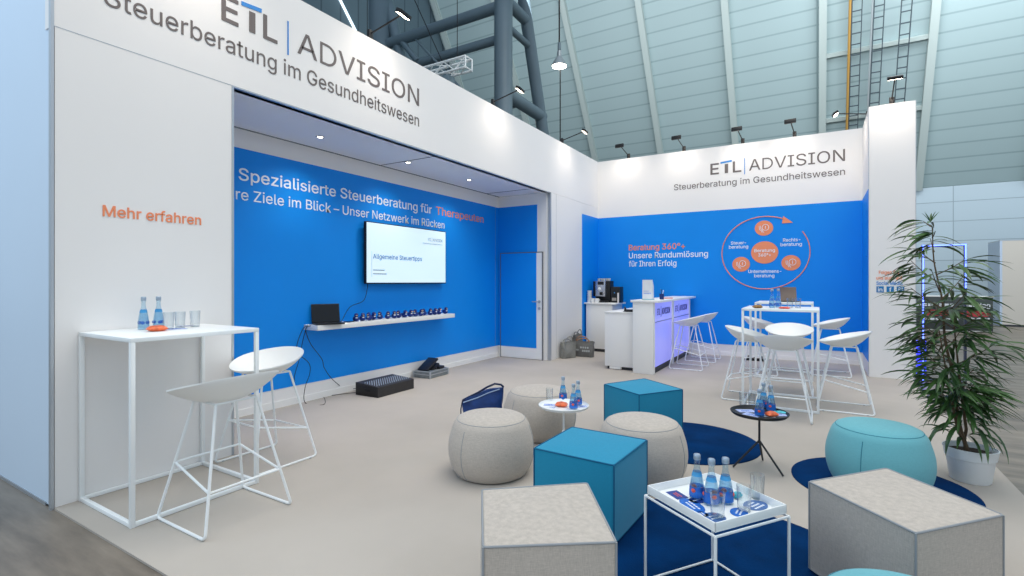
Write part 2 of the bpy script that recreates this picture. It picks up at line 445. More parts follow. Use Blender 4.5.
# ---------------------------------------------------------------- printed lettering and logos
def logo(plane, pos, e0, e1, bar, a0, a1, base, cap, parent, barh):
    """the house logo: three heavy capitals, a blue rule, a light word"""
    w = e1-e0
    write('E', plane, pos, e0, e0+w*0.27, base, cap, txt_grey, parent, 'logo_lettering', bold=0.02)
    write('L', plane, pos, e0+w*0.74, e1, base, cap*0.98, txt_grey, parent, 'logo_lettering', bold=0.02)
    st, tb, rl = MB(), MB(), MB()
    s0, s1 = e0+w*0.47, e0+w*0.58
    b0, b1 = e0+w*0.33, e0+w*0.70
    def slab(mb, x0, x1, z0, z1, rise=0.0):
        if plane == 'x': pts = [(pos+0.001, x0, z0), (pos+0.001, x1, z0+rise), (pos+0.001, x1, z1+rise), (pos+0.001, x0, z1)]; dv = Vector((0.004, 0, 0))
        else: pts = [(x0, pos-0.001, z0), (x1, pos-0.001, z0+rise), (x1, pos-0.001, z1+rise), (x0, pos-0.001, z1)]; dv = Vector((0, -0.004, 0))
        A = [mb.bm.verts.new(Vector(p)) for p in pts]; B = [mb.bm.verts.new(Vector(p)+dv) for p in pts]
        mb.bm.faces.new(A[::-1]); mb.bm.faces.new(B)
        for i in range(4): mb.bm.faces.new((A[i], A[(i+1) % 4], B[(i+1) % 4], B[i]))
    slab(st, s0, s1, base, base+cap*0.84)
    slab(tb, b0, b1, base+cap*0.92, base+cap*1.08, cap*0.08)
    slab(rl, bar-0.006, bar+0.006, base-cap*barh, base+cap*(1+barh*0.7))
    st.build('logo_stem', txt_grey, parent, smooth=False); tb.build('logo_bar', txt_blue, parent, smooth=False)
    rl.build('logo_rule', txt_blue, parent, smooth=False)
    write('ADVISION', plane, pos, a0, a1, base, cap, txt_grey, parent, 'logo_lettering', bold=-0.004)
logo('x', XW, 2.26, 2.74, 2.848, 2.945, 4.592, 3.502, 0.205, wall_left, 0.28)
write('Steuerberatung im Gesundheitswesen', 'x', XW, 1.481, 4.592, 3.258, 0.135, txt_grey, wall_left)
write('Mehr erfahren', 'x', XW, 1.474, 2.099, 1.845, 0.073, txt_orange, wall_left, bold=0.018)
write('Spezialisierte Steuerberatung für', 'x', XA+0.004, 3.03, 6.10, 2.468, 0.125, txt_white, wall_alcove, bold=0.012)
write('Therapeuten', 'x', XA+0.004, 6.205, 7.525, 2.468, 0.125, txt_orange, wall_alcove, bold=0.008)
write('Ihre Ziele im Blick – Unser Netzwerk im Rücken', 'x', XA+0.004, 2.83, 6.411, 2.262, 0.112, txt_white, wall_alcove, bold=0.004)
logo('y', YB, -1.765, -1.225, -1.165, -1.09, 0.405, 3.475, 0.205, wall_back, 0.28)
write('Steuerberatung im Gesundheitswesen', 'y', YB, -2.458, 0.405, 3.238, 0.115, txt_grey, wall_back, bold=0.003)
YP = YB-0.004
write('Beratung 360°+', 'y', YP, -3.382, -2.245, 2.062, 0.115, txt_orange, wall_back, bold=0.02)
write('Unsere Rundumlösung', 'y', YP, -3.382, -1.814, 1.895, 0.115, txt_white, wall_back, bold=0.012)
write('für Ihren Erfolg', 'y', YP, -3.382, -2.41, 1.725, 0.115, txt_white, wall_back, bold=0.012)
# the advice circle
CXX, CZZ, RX, RZ = -0.835, 1.94, 0.725, 0.665
ring = MB(); pts = []
for i in range(61):
    a = R(62)+(R(360-62+33))*i/60; pts.append((CXX+RX*math.cos(a), YP-0.004, CZZ+RZ*math.sin(a)))
ring.tube(pts, 0.009, 6).build('circle_line', txt_orange, wall_back)
ax, az = CXX+RX*math.cos(R(60)), CZZ+RZ*math.sin(R(60))
q = MB(); A = [(ax+0.10, YP-0.005, az-0.05), (ax-0.055, YP-0.005, az+0.075), (ax-0.075, YP-0.005, az-0.055)]
V0 = [q.bm.verts.new(p) for p in A]; V1 = [q.bm.verts.new(Vector(p)+Vector((0, -0.004, 0))) for p in A]
q.bm.faces.new(V0); q.bm.faces.new(V1)
for i in range(3): q.bm.faces.new((V0[i], V0[(i+1) % 3], V1[(i+1) % 3], V1[i]))
q.build('circle_arrow', txt_orange, wall_back, smooth=False)
def disc_on_wall(cx, cz, rx, rz, m, name='circle_disc'):
    q = MB(); q.lathe([(0, 0), (1, 0), (1, 0.004), (0, 0.004)], 40)
    for v in q.bm.verts: v.co = Vector((cx+v.co.x*rx, YP-0.001-v.co.z, cz+v.co.y*rz))
    return q.build(name, m, wall_back, smooth=False)
disc_on_wall(-0.83, 1.945, 0.225, 0.205, txt_orange)
for cx_, cz_ in ((-0.84, 2.392), (-1.225, 1.735), (-0.405, 1.747)):
    disc_on_wall(cx_, cz_, 0.152, 0.138, txt_orange)
    # outline pictogram: a raised hand beside a coin
    q = MB(); yy = YP-0.008
    q.tube([(cx_+0.025+0.055*math.cos(2*PI*i/18), yy, cz_+0.012+0.055*math.sin(2*PI*i/18)) for i in range(18)], 0.005, 5, closed=True)
    q.tube([(cx_+0.025, yy, cz_+0.04), (cx_+0.025, yy, cz_-0.015)], 0.005, 5)
    q.tube([(cx_-0.03, yy, cz_-0.08), (cx_-0.04, yy, cz_-0.05), (cx_-0.075, yy, cz_-0.02), (cx_-0.08, yy, cz_+0.04), (cx_-0.06, yy, cz_+0.045), (cx_-0.055, yy, cz_-0.005), (cx_-0.03, yy, cz_-0.035), (cx_+0.0, yy, cz_-0.085)], 0.005, 5)
    q.build('circle_pictogram', txt_white, wall_back)
write('Beratung', 'y', YB-0.009, -1.0, -0.66, 1.955, 0.055, txt_white, wall_back, bold=0.02)
write('360°+', 'y', YB-0.009, -0.935, -0.725, 1.872, 0.055, txt_white, wall_back, bold=0.02)
for s, a0, a1, b in (('Steuer-', -1.40, -1.14, 2.11), ('beratung', -1.435, -1.105, 2.035), ('Rechts-', -0.53, -0.26, 2.13), ('beratung', -0.57, -0.235, 2.05),
                     ('Unternehmens-', -1.10, -0.56, 1.57), ('beratung', -1.00, -0.67, 1.49)):
    write(s, 'y', YP, a0, a1, b, 0.058, txt_white, wall_back, bold=0.02)
# right column
YC = 9.16
write('Folgen Sie', 'y', YC, 0.775, 1.01, 1.520, 0.050, txt_orange, wall_right, bold=0.02)
write('uns auch auf', 'y', YC, 0.745, 1.05, 1.440, 0.050, txt_orange, wall_right, bold=0.02)
write('Social Media', 'y', YC, 0.745, 1.05, 1.362, 0.050, txt_blue, wall_right, bold=0.02)
for i, s in enumerate(('in', 'f', 'o')):
    x = 0.745+i*0.12
    MB().box(x, x+0.088, YC-0.004, YC, 1.25, 1.34, bev=0.0015).build('logo_tile', mat('tile_blue', (20, 118, 182), 0.5), wall_right, smooth=False)
    if s == 'o':
        q = MB(); q.tube(rnd([(x+0.02, YC-0.006, 1.295), (x+0.02, YC-0.006, 1.322), (x+0.068, YC-0.006, 1.322), (x+0.068, YC-0.006, 1.268), (x+0.02, YC-0.006, 1.268), (x+0.02, YC-0.006, 1.293)], 0.012), 0.003, 5)
        q.tube([(x+0.044+0.012*math.cos(2*PI*i_/12), YC-0.006, 1.295+0.012*math.sin(2*PI*i_/12)) for i_ in range(12)], 0.003, 5, closed=True)
        q.build('logo_outline', txt_white, wall_right)
    else:
        w = 0.052 if s == 'in' else 0.026
        write(s, 'y', YC-0.004, x+0.044-w/2, x+0.044+w/2, 1.265, 0.055, txt_white, wall_right, 'logo_lettering', bold=0.02)

# ================================================================== BAR TABLES AND STOOLS
def bar_table(loc, w, d, label, h=1.10):
    t = empty('bar_table', loc, label, 'table', 'white bar tables')
    MB().box(-w/2, w/2, -d/2, d/2, h-0.026, h, bev=0.003).build('table_top', white_pl, t)
    for sx in (-1, 1):
        for sy in (-1, 1):
            x, y = sx*(w/2-0.0130), sy*(d/2-0.0130)
            MB().box(x-0.0125, x+0.0125, y-0.0125, y+0.0125, 0.0, h-0.025, bev=0.002).build('leg', white_pl, t)
    for sy in (-1, 1):
        y = sy*(d/2-0.0130); MB().box(-w/2+0.025, w/2-0.025, y-0.012, y+0.012, 0.002, 0.026, bev=0.002).build('floor_rail', white_pl, t)
    for sx in (-1, 1):
        x = sx*(w/2-0.0130); MB().box(x-0.012, x+0.012, -d/2+0.025, d/2-0.025, 0.002, 0.026, bev=0.002).build('floor_rail', white_pl, t)
    return t
HT = 1.085
tabL = bar_table((-3.703, 1.728, 0), 0.72, 0.775, 'white square-framed bar table standing against the grey-white front wall panel at the left', HT)
tab1 = bar_table((-0.36, 6.68, 0), 0.76, 0.80, 'nearer of the two white bar tables by the blue back wall, carrying bottles and glasses', 1.105)
tab2 = bar_table((-0.42, 8.62, 0), 0.745, 0.78, 'farther white bar table by the blue back wall, with a laptop on it', 1.105)

def make_stool(loc, rz, label, W=0.26):
    t = empty('bar_stool', loc, label, 'stool', 'white bar stools', rz)
    # shell: shallow bowl, back (local -y) raised
    q = MB(); D, zc = 0.245, 0.700; n, mr = 48, 12
    def rim(a): # a=90deg front
        s = math.sin(a); return 0.806-0.066*s if s > 0 else 0.806-0.062*s
    def P_(a, r, off):
        k = rim(a)-zc
        ex = 1+0.06*abs(math.cos(a))**6
        z = zc+k*(r**2.3)+off*(1-0.55*r)
        return Vector((W*ex*r*math.cos(a), D*r*math.sin(a)*(1.0 if math.sin(a) > 0 else 1.03), z))
    for off, fl in ((0.0, False), (-0.022, True)):
        c = q.bm.verts.new(P_(0, 0, off)); prev = None
        rings = []
        for j in range(1, mr+1):
            rings.append([q.bm.verts.new(P_(2*PI*i/n, j/mr, off)) for i in range(n)])
        for i in range(n): q.bm.faces.new((c, rings[0][i], rings[0][(i+1) % n]))
        for A, B in zip(rings, rings[1:]):
            for i in range(n): q.bm.faces.new((A[i], B[i], B[(i+1) % n], A[(i+1) % n]))
        if off == 0.0: top = rings[-1]
        else:
            for i in range(n): q.bm.faces.new((top[i], rings[-1][i], rings[-1][(i+1) % n], top[(i+1) % n]))
    q.build('seat', shell_m, t)
    # wire base: two sled frames plus footrest ring
    fx, fy, tx, ty, ht = 0.262, 0.262, 0.125, 0.115, 0.695
    r = 0.0085
    for sx in (-1, 1):
        pts = [(sx*tx, ty, ht), (sx*fx, fy, r), (sx*fx, -fy, r), (sx*tx, -ty, ht)]
        q = MB(); q.tube(rnd(pts, 0.035, 5), r, 8); q.build('sled_leg', white_pl, t)
        for y in (-0.2, 0.2): MB().lathe([(0, 0), (0.012, 0), (0.012, 0.008), (0, 0.008)], 10, sx*fx, y, 0.0).build('glide', mat('glide_grey', (170, 175, 178), 0.6), t)
    def leg_at(sx, sy, z):
        k = 1-z/ht; return Vector((sx*(tx+(fx-tx)*k), sy*(ty+(fy-ty)*k), z))
    zf, zb = 0.33, 0.235
    fr = [leg_at(1, 1, zf), leg_at(-1, 1, zf), leg_at(-1, -1, zb), leg_at(1, -1, zb)]
    q = MB()
    for a, b in zip(fr, fr[1:]+fr[:1]): q.tube([a, b], r*0.85, 8)
    q.build('footrest', white_pl, t)
    q = MB(); q.tube([(-tx, ty, ht), (-tx, -ty, ht)], r*0.8, 6); q.tube([(tx, ty, ht), (tx, -ty, ht)], r*0.8, 6)
    q.tube([(-tx, ty, ht), (tx, ty, ht)], r*0.8, 6).tube([(-tx, -ty, ht), (tx, -ty, ht)], r*0.8, 6); q.build('seat_frame', white_pl, t)
    return t
stA = make_stool((-3.095, 1.745, 0), R(90), 'white bar stool turned backwards to the viewer in front of the left bar table', 0.30)
dup(stA, (-3.725, 2.42, 0), R(180), 'white bar stool at the far end of the left bar table, against the blue alcove')
st0 = make_stool((-0.725, 6.74, 0), R(-90), 'white bar stool left of the nearer back bar table, its back to the counter')
for x, y, rz, lb in ((-0.31, 6.02, 0, 'white bar stool in front of the nearer back bar table, seen from behind'),
                     (-0.31, 7.36, 180, 'white bar stool between the two back bar tables, its inside facing the viewer'),
                     (0.255, 6.73, 90, 'white bar stool right of the nearer back bar table, closest to the white column'),
                     (0.17, 9.12, 90, 'white bar stool right of the farther bar table against the blue wall'),
                     (-0.76, 8.70, -90, 'white bar stool left of the farther bar table, partly behind table legs'),
                     (-1.80, 8.60, 90, 'white bar stool at the lit counter, nearer of the pair'),
                     (-1.76, 9.55, 90, 'white bar stool at the lit counter, farther of the pair next to the blue wall')):
    dup(st0, (x, y, 0), R(rz), lb)

# ================================================================== RUGS, POUFS, CUBES
def rug(cx, cy, rx, ry, label):
    q = MB().lathe([(0, 0), (1, 0), (1, 0.007), (0.992, 0.010), (0, 0.010)], 72, cx, cy, 0, sx=rx, sy=ry)
    for v in q.bm.verts: pass
    o = q.build('round_rug', rug_m); tag(o, label, 'rug', 'round navy rugs'); return o
rug(-0.434, 2.594, 0.82, 0.82, 'round navy rug under the white tray table')
rug(-0.985, 4.627, 0.594, 0.594, 'round navy rug between the far teal cube and the black side table')
rug(0.370, 4.31, 0.537, 0.537, 'round navy rug under the turquoise pouf beside the plant')

def cube_pouf(corners, m, md, label, cat='pouf', z0=0.0, h=0.43, grp='cube poufs'):
    cx = sum(p[0] for p in corners)/4; cy = sum(p[1] for p in corners)/4
    t = empty('cube_pouf', (cx, cy, z0), label, cat, grp)
    # average square
    c = [Vector((p[0]-cx, p[1]-cy)) for p in corners]
    b = bmesh.new(); n = 4
    v0 = [b.verts.new((p.x, p.y, 0.004)) for p in c]; v1 = [b.verts.new((p.x, p.y, h)) for p in c]
    b.faces.new(v0[::-1]); b.faces.new(v1)
    for i in range(n): b.faces.new((v0[i], v0[(i+1) % n], v1[(i+1) % n], v1[i]))
    bmesh.ops.recalc_face_normals(b, faces=b.faces[:])
    bmesh.ops.subdivide_edges(b, edges=b.edges[:], cuts=10, use_grid_fill=True)
    hw = max(abs(p.x) for p in c)+1e-6
    # soft upholstery: faces swell a little towards their middles
    ed = [(c[i], c[(i+1) % 4]) for i in range(4)]
    for v in b.verts:
        p = Vector((v.co.x, v.co.y)); w = 1.0; 
        for a, e in ed:
            L_ = (e-a).length; nn = Vector(((e-a).y, -(e-a).x)).normalized()
            dist = abs((p-a).dot(nn)); w = min(w, dist/0.25) if v.co.z > h-1e-4 else w
        if v.co.z > h-1e-4: v.co.z += 0.010*math.sin(min(1, max(0, w))*PI/2)
        else:
            for a, e in ed:
                nn = Vector(((e-a).y, -(e-a).x)).normalized()
                if nn.dot(a) < 0: nn = -nn
                if abs((p-a).dot(nn)) < 1e-4:
                    u = (p-a).dot((e-a).normalized())/(e-a).length
                    k = 0.008*math.sin(PI*min(1, max(0, u)))*math.sin(PI*v.co.z/h)
                    v.co.x += nn.x*k; v.co.y += nn.y*k
    q = MB(); q.add(b); o = q.build('cover', m, t)
    mod = o.modifiers.new('soft', 'BEVEL'); mod.width = 0.010; mod.segments = 3; mod.limit_method = 'ANGLE'; mod.angle_limit = R(60)
    w = MB()
    k = 0.998
    top = [Vector((p.x*k, p.y*k, h-0.002)) for p in c]
    bot = [Vector((p.x*k, p.y*k, 0.012)) for p in c]
    def rr(L_, rad):
        out = []
        for i in range(4):
            a, b_, e = L_[i-1], L_[i], L_[(i+1) % 4]; u = (a-b_).normalized(); v = (e-b_).normalized()
            for j in range(4):
                s = j/3; out.append((1-s)**2*(b_+u*rad)+2*s*(1-s)*b_+s*s*(b_+v*rad))
        return out
    w.tube(rr(top, 0.014), 0.0045, 6, closed=True).tube(rr(bot, 0.014), 0.0045, 6, closed=True)
    for a, b_ in zip(top, bot): w.tube([a*0.995 if False else a, b_], 0.0045, 6)
    w.build('welt', md, t)
    return t
k = (CAMH-0.435)/(CAMH-0.45)
ZR = 0.0102
def sc(*p): return [(a*k, b*k) for a, b in p]
cube_pouf(sc((-1.39, 2.546), (-1.379, 3.047), (-0.878, 3.03), (-0.904, 2.522)), fab_teal, fab_teal_d, 'teal blue leather-look cube pouf in the middle, behind the grey front cube', z0=ZR)
cube_pouf(sc((-1.316, 1.914), (-0.933, 2.235), (-0.63, 1.784), (-1.029, 1.502)), fab_grey, fab_grey_d, 'grey wool cube pouf at the bottom centre, in front of the teal cube', z0=ZR)
cube_pouf(sc((-0.034, 2.798), (0.301, 3.203), (0.652, 2.809), (0.32, 2.433)), fab_grey, fab_grey_d, 'grey wool cube pouf at the lower right, in front of the turquoise pouf', z0=ZR)
cube_pouf(sc((-1.698, 4.472), (-1.458, 4.935), (-1.021, 4.617), (-1.287, 4.206)), fab_teal, fab_teal_d, 'teal cube pouf farthest from the viewer, behind a round grey pouf', z0=ZR)

def round_pouf(loc, Rm, m, md, label, h=0.42, seam=0.0):
    t = empty('round_pouf', loc, label, 'pouf', 'round barrel poufs')
    prof = [(0, 0.002), (0.76, 0.002), (0.82, 0.012), (0.835, 0.02)]
    for i in range(1, 14):
        u = i/14; prof.append((0.84+0.005*u+0.16*math.sin(PI*(u**0.95))**0.8, 0.02+u*(h-0.06)))
    prof = prof[:-1]; prof += [(0.895, h-0.062), (0.865, h-0.043), (0.825, h-0.026), (0.775, h-0.012), (0.71, h-0.002), (0.58, h+0.006), (0.3, h+0.012), (0, h+0.014)]
    q = MB().lathe([(r*Rm, z) for r, z in prof], 64); q.build('cover', m, t)
    w = MB(); ra = 0.80*Rm; w.tube([(ra*math.cos(2*PI*i/48), ra*math.sin(2*PI*i/48), h-0.0185) for i in range(48)], 0.0022, 6, closed=True)
    for a in (seam, seam+PI*2/3, seam+PI*4/3):
        w.tube([(r*Rm*math.cos(a), r*Rm*math.sin(a), z) for r, z in prof[2:17]], 0.0026, 6)
    w.build('seam', md, t)
    return t
round_pouf((-2.07, 3.13, 0), 0.315, fab_grey, fab_grey_d, 'round grey pouf at the left of the seating group, in front of the navy bag', seam=R(262))
round_pouf((-2.19, 4.12, 0), 0.335, fab_grey, fab_grey_d, 'round grey pouf behind the white side table', seam=R(10))
round_pouf((-1.08, 3.59, 0), 0.315, fab_grey, fab_grey_d, 'round grey pouf between the two teal cubes', seam=R(350))
round_pouf((0.355, 4.25, 0.010), 0.308, fab_turq, fab_turq_d, 'turquoise round pouf on the navy rug beside the beside the plant', seam=R(248))
round_pouf((0.25, 1.92, 0.010), 0.30, fab_turq, fab_turq_d, 'turquoise round pouf cut off by the bottom edge of the picture', seam=R(90), h=0.42)

# ================================================================== SIDE TABLES
# white tray table
TA, TD, TC = Vector((-0.673, 2.351)), Vector((-0.348, 2.104)), Vector((-0.117, 2.439)); TB = TA+TC-TD
tc_ = (TA+TC)/2; ang = math.atan2((TC-TD).y, (TC-TD).x)
wT = (TC-TD).length; dT = (TA-TD).length
tt = empty('tray_table', (tc_.x, tc_.y, 0.01), 'square white tray table with thin wire legs on the navy rug', 'table', rz=ang)
hT = 0.400
q = MB(); a, b = wT/2+0.006, dT/2+0.006; fr = [(-a, -b), (a, -b), (a, b), (-a, b)]
for z in (hT,):
    q.tube([Vector((x, y, z)) for x, y in fr], 0.006, 8, closed=True)
q.build('top_frame', white_pl, tt)
for x, y in fr: MB().tube([(x, y, 0), (x, y, hT)], 0.0065, 8).build('leg', white_pl, tt)
q = MB(); zz = 0.30
q2 = MB()
for u0, u1 in zip(fr, fr[1:]+fr[:1]): q2.tube([(*u0, 0.007), (*u1, 0.007)], 0.0055, 8)
q2.build('stretcher', white_pl, tt)
q = MB(); A_, B_ = wT/2, dT/2
q.box(-A_, A_, -B_, B_, 0.4125, 0.4165, bev=0.001)
for bx_ in ((-A_, A_, -B_, -B_+0.005), (-A_, A_, B_-0.005, B_), (-A_, -A_+0.005, -B_, B_), (A_-0.005, A_, -B_, B_)): q.box(*bx_, 0.4155, 0.450, bev=0.001)
q.build('tray', white_pl, tt)
TZ = 0.01+0.417

def dlm(name, x, y, m, label, rz, yaw2, topm=None):
    t = empty(name, (x, y, 0), label, 'table', rz=rz); dz = yaw2
    q = MB().lathe([(r_, z_-dz) for r_, z_ in ((0, 0.425), (0.186, 0.425), (0.199, 0.437), (0.203, 0.448), (0.200, 0.450), (0.195, 0.440), (0.184, 0.4295), (0, 0.4295))], 56)
    q.build('table_top', m, t)
    q = MB().tube([(0, 0, 0.425-dz), (0, 0, 0.19)], 0.008, 10); q.build('pole', m, t)
    for k_ in range(3):
        a_ = 2*PI*k_/3; q = MB().tube([(0, 0, 0.21), (0.195*math.cos(a_), 0.195*math.sin(a_), 0.006)], 0.0075, 8); q.build('leg', m, t)
    q = MB()
    # the small handle loop rising beside the rim
    return t
dlm('side_table', -0.375, 4.235, dark_metal, 'black round tripod side table with drinks on it', R(88), 0.02)
dlm('side_table', -1.755, 3.715, white_pl, 'white round tripod side table with drinks, behind the middle teal cube', R(20), 0.032)
STB = 0.4105; STW = 0.3985; STZ = STB

# ================================================================== DRINKS
lab_blue = clear_mat('label_blue', (90, 160, 235), 0.04, 0.5, (60, 130, 225)); lab_cyan = clear_mat('label_cyan', (130, 205, 245), 0.04, 0.6, (90, 180, 235)); lab_red = mat('label_red', (226, 92, 74), 0.5)
cap_m = mat('cap_dark', (52, 58, 72), 0.4); cap_l = mat('cap_silver', (170, 185, 200), 0.3, 0.6)
def make_bottle(h=0.2, capmat=cap_l, clear=False):
    t = empty('water_bottle', (0, 0, 0), 'x', 'bottle')
    k = h/0.2
    pr = [(0, 0.0), (0.028, 0.0), (0.033, 0.005), (0.0335, 0.03), (0.031, 0.06), (0.025, 0.095), (0.017, 0.125), (0.0125, 0.145), (0.012, 0.168), (0.0145, 0.172), (0.0145, 0.18)]
    MB().lathe([(r, z*k) for r, z in pr], 24).build('glass_body', bottle_glass, t)
    MB().lathe([(0, 0.004), (0.030, 0.006), (0.0305, 0.03), (0.028, 0.06), (0.022, 0.095), (0.0145, 0.122), (0, 0.122)], 20).build('water', water_m, t) if abs(k-1) < 0.01 else MB().lathe([(0, 0.004), (0.030, 0.006), (0.0305, 0.03), (0.028, 0.06*k), (0.022, 0.095*k), (0.0145, 0.122*k), (0, 0.122*k)], 20).build('water', water_m, t)
    # body label wrapping round the belly with a red picture, neck label
    if not clear: MB().lathe([(0.0342, 0.012*k), (0.0338, 0.034*k), (0.0318, 0.058*k)], 24).build('label', lab_blue, t)
    q = MB()
    for a_ in (R(250), R(20), R(140)):
        q.lathe([(0, -0.012), (0.009, -0.008), (0.0125, 0), (0.009, 0.008), (0, 0.012)], 12, 0.0255*math.cos(a_), 0.0255*math.sin(a_), 0.042*k)
    q.build('label_picture', lab_blue if clear else lab_red, t)
    MB().lathe([(0.0232, 0.103*k), (0.0182, 0.122*k)], 24).build('neck_label', lab_cyan, t)
    MB().lathe([(0, 0.200*k), (0.0125, 0.200*k), (0.0155, 0.196*k), (0.0155, 0.178*k), (0.0130, 0.174*k)], 20).build('cap', capmat, t)
    return t
def make_glass(h=0.115, r=0.031):
    t = empty('drinking_glass', (0, 0, 0), 'x', 'glass')
    MB().lathe([(0, 0), (r*0.82, 0), (r*0.86, 0.003), (r, h), (r-0.0018, h), (r*0.83, 0.010), (0, 0.010)], 28).build('glass_body', glassm, t)
    MB().lathe([(0, 0.0015), (r*0.80, 0.0015), (r*0.81, 0.007), (0, 0.007)], 20).build('glass_base', clear_mat('thick_glass', (232, 240, 244), 0.12), t)
    return t
b0 = make_bottle(); g0 = make_glass(0.108); b1 = make_bottle(0.222, cap_l, True); g1 = make_glass(0.115, 0.034)
used = set()
def put(proto, x, y, z, label, group, rz=None):
    rz = random.uniform(0, 6) if rz is None else rz
    if proto.name not in used:
        used.add(proto.name); proto.location = (x, y, z); proto.rotation_euler = (0, 0, rz); proto['label'] = label; proto['group'] = group; return proto
    return dup(proto, (x, y, z), rz, label, group)
GB, GG = 'water bottles on the tables', 'drinking glasses on the tables'
for px, py, lb in ((697, 497.5, 'clear water bottle with blue neck label, leftmost and farthest on the white tray'), (711.5, 503.5, 'water bottle with blue and red label, middle of three on the white tray'), (725.5, 502, 'water bottle with blue and red label, rightmost of three on the white tray')):
    x, y = gp(px, py+0.5, TZ); put(b0, x, y, TZ, lb, GB)
for px, py, lb in ((717.5, 516, 'empty tumbler nearest the front corner of the white tray'), (744, 509, 'empty tumbler in the middle right of the white tray'), (757.5, 496.5, 'empty tumbler farthest right on the white tray')):
    x, y = gp(px, py+1.5, TZ); put(g0, x, y, TZ, lb, GG)
for px, py, lb in ((759.5, 417, 'dark blue-looking water bottle at the front of the black side table'), (763.5, 409, 'tallest-standing water bottle at the back of the black side table'), (771, 412, 'water bottle on the right of the black side table')):
    x, y = gp(px, py-1, STZ); put(b0, x, y, STZ, lb, GB)
for px, py, lb in ((743, 406.5, 'empty tumbler at the left of the black side table'), (752, 407, 'empty tumbler between another tumbler and the bottles on the black side table')):
    x, y = gp(px, py-1, STZ); put(g0, x, y, STZ, lb, GG)
for px, py, lb in ((563, 401, 'water bottle at the back of the white side table'), (573.5, 410, 'water bottle with blue label at the front right of the white side table'), (578, 406, 'water bottle behind another at the right of the white side table')):
    x, y = gp(px, py-1, STW); put(b0, x, y, STW, lb, GB)
x, y = gp(549.5, 401, STW); put(g0, x, y, STW, 'empty tumbler at the left of the white side table', GG)
x, y = gp(546, 404, STW)
for px, py, lb in ((143.5, 329.6, 'clear water bottle with teal neck label on the left bar table, left of two'), (158.5, 328.6, 'clear water bottle with violet-blue neck label on the left bar table, right of two')):
    x, y = gp(px, py, HT); put(b1, x, y, HT, lb, GB)
for px, py, lb in ((168.5, 329.2, 'tumbler beside the bottles on the left bar table, leftmost of three'), (180, 328.2, 'tumbler in the middle of three on the left bar table'), (195, 326.8, 'tumbler farthest right on the left bar table')):
    x, y = gp(px, py, HT); put(g1, x, y, HT, lb, GG)
H1 = 1.105
for px, py, lb in ((772, 308.1, 'water bottle on the nearer back bar table, left of two'), (778.3, 307.5, 'water bottle on the nearer back bar table, right of two')):
    x, y = gp(px, py, H1); put(b1, x, y, H1, lb, GB)
for px, py, lb in ((790, 308.0, 'tumbler on the nearer back bar table, left of two'), (798, 308.1, 'tumbler on the nearer back bar table, right of two')):
    x, y = gp(px, py, H1); put(g1, x, y, H1, lb, GG)

# snack packets: crimped pillow packs
def packet(px, py, z, w, d, rz, m, label, h=0.016):
    x, y = gp(px, py, z)
    q = MB(); n = 10; top, bot = [], []
    for j in range(n+1):
        for i in range(n+1):
            u, v = i/n*2-1, j/n*2-1
            k_ = max(0, (1-u**4)*(1-v**4))
            e = 1-0.05*abs(v)**2
            top.append(q.bm.verts.new((u*w/2*e, v*d/2, h*0.45+0.001+h*0.6*k_+0.0025*math.sin(7*u+4*v)*k_)))
            bot.append(q.bm.verts.new((u*w/2*e, v*d/2, max(0.0003, h*0.45-h*0.45*k_))))
    N = n+1
    for j in range(n):
        for i in range(n):
            a_ = j*N+i; q.bm.faces.new((top[a_], top[a_+1], top[a_+N+1], top[a_+N])); q.bm.faces.new((bot[a_], bot[a_+N], bot[a_+N+1], bot[a_+1]))
    edge = [i for i in range(N)]+[j*N+n for j in range(1, N)]+[n*N+i for i in range(n-1, -1, -1)]+[j*N for j in range(n-1, 0, -1)]
    for a_, b_ in zip(edge, edge[1:]+edge[:1]): q.bm.faces.new((top[a_], bot[a_], bot[b_], top[b_]))
    o = q.build('snack_packet', m, loc=(x, y, z), rot=(0, 0, rz)); return tag(o, label, 'packet', 'snack packets on the tables')
pk_or = mat('packet_orange', (232, 108, 66), 0.35, noise=(35, 0.35)); pk_red = mat('packet_red', (216, 70, 60), 0.35, noise=(40, 0.3))
pk_teal = mat('packet_teal', (60, 178, 192), 0.35, noise=(45, 0.4)); pk_mix = mat('packet_olive', (140, 104, 56), 0.5, noise=(50, 0.5))
packet(157, 331.2, HT, 0.12, 0.075, R(75), pk_or, 'orange snack packet in front of the bottles on the left bar table', 0.035)
packet(561.5, 406.5, STW, 0.10, 0.075, R(20), pk_or, 'orange snack packet on the white side table', 0.035)
packet(771.5, 416.5, STZ, 0.09, 0.065, R(40), pk_or, 'orange snack packet at the front of the black side table', 0.035)
packet(781, 413, STZ, 0.10, 0.06, R(10), pk_teal, 'turquoise printed packet at the right of the black side table', 0.012)
packet(784.5, 308.8, H1, 0.12, 0.06, R(5), pk_red, 'red snack packet in front of the bottles on the nearer back bar table', 0.02)
packet(757.5, 308.2, H1, 0.10, 0.08, R(30), pk_mix, 'brownish snack packet at the left end of the nearer back bar table', 0.035)
packet(783.5, 301.3, H1, 0.08, 0.05, R(15), pk_or, 'orange snack packet on the farther bar table beside the laptop', 0.03)
packet(737, 497.5, TZ, 0.05, 0.035, R(70), pk_teal, 'small turquoise and red packet between bottle and tumblers on the white tray', 0.022)

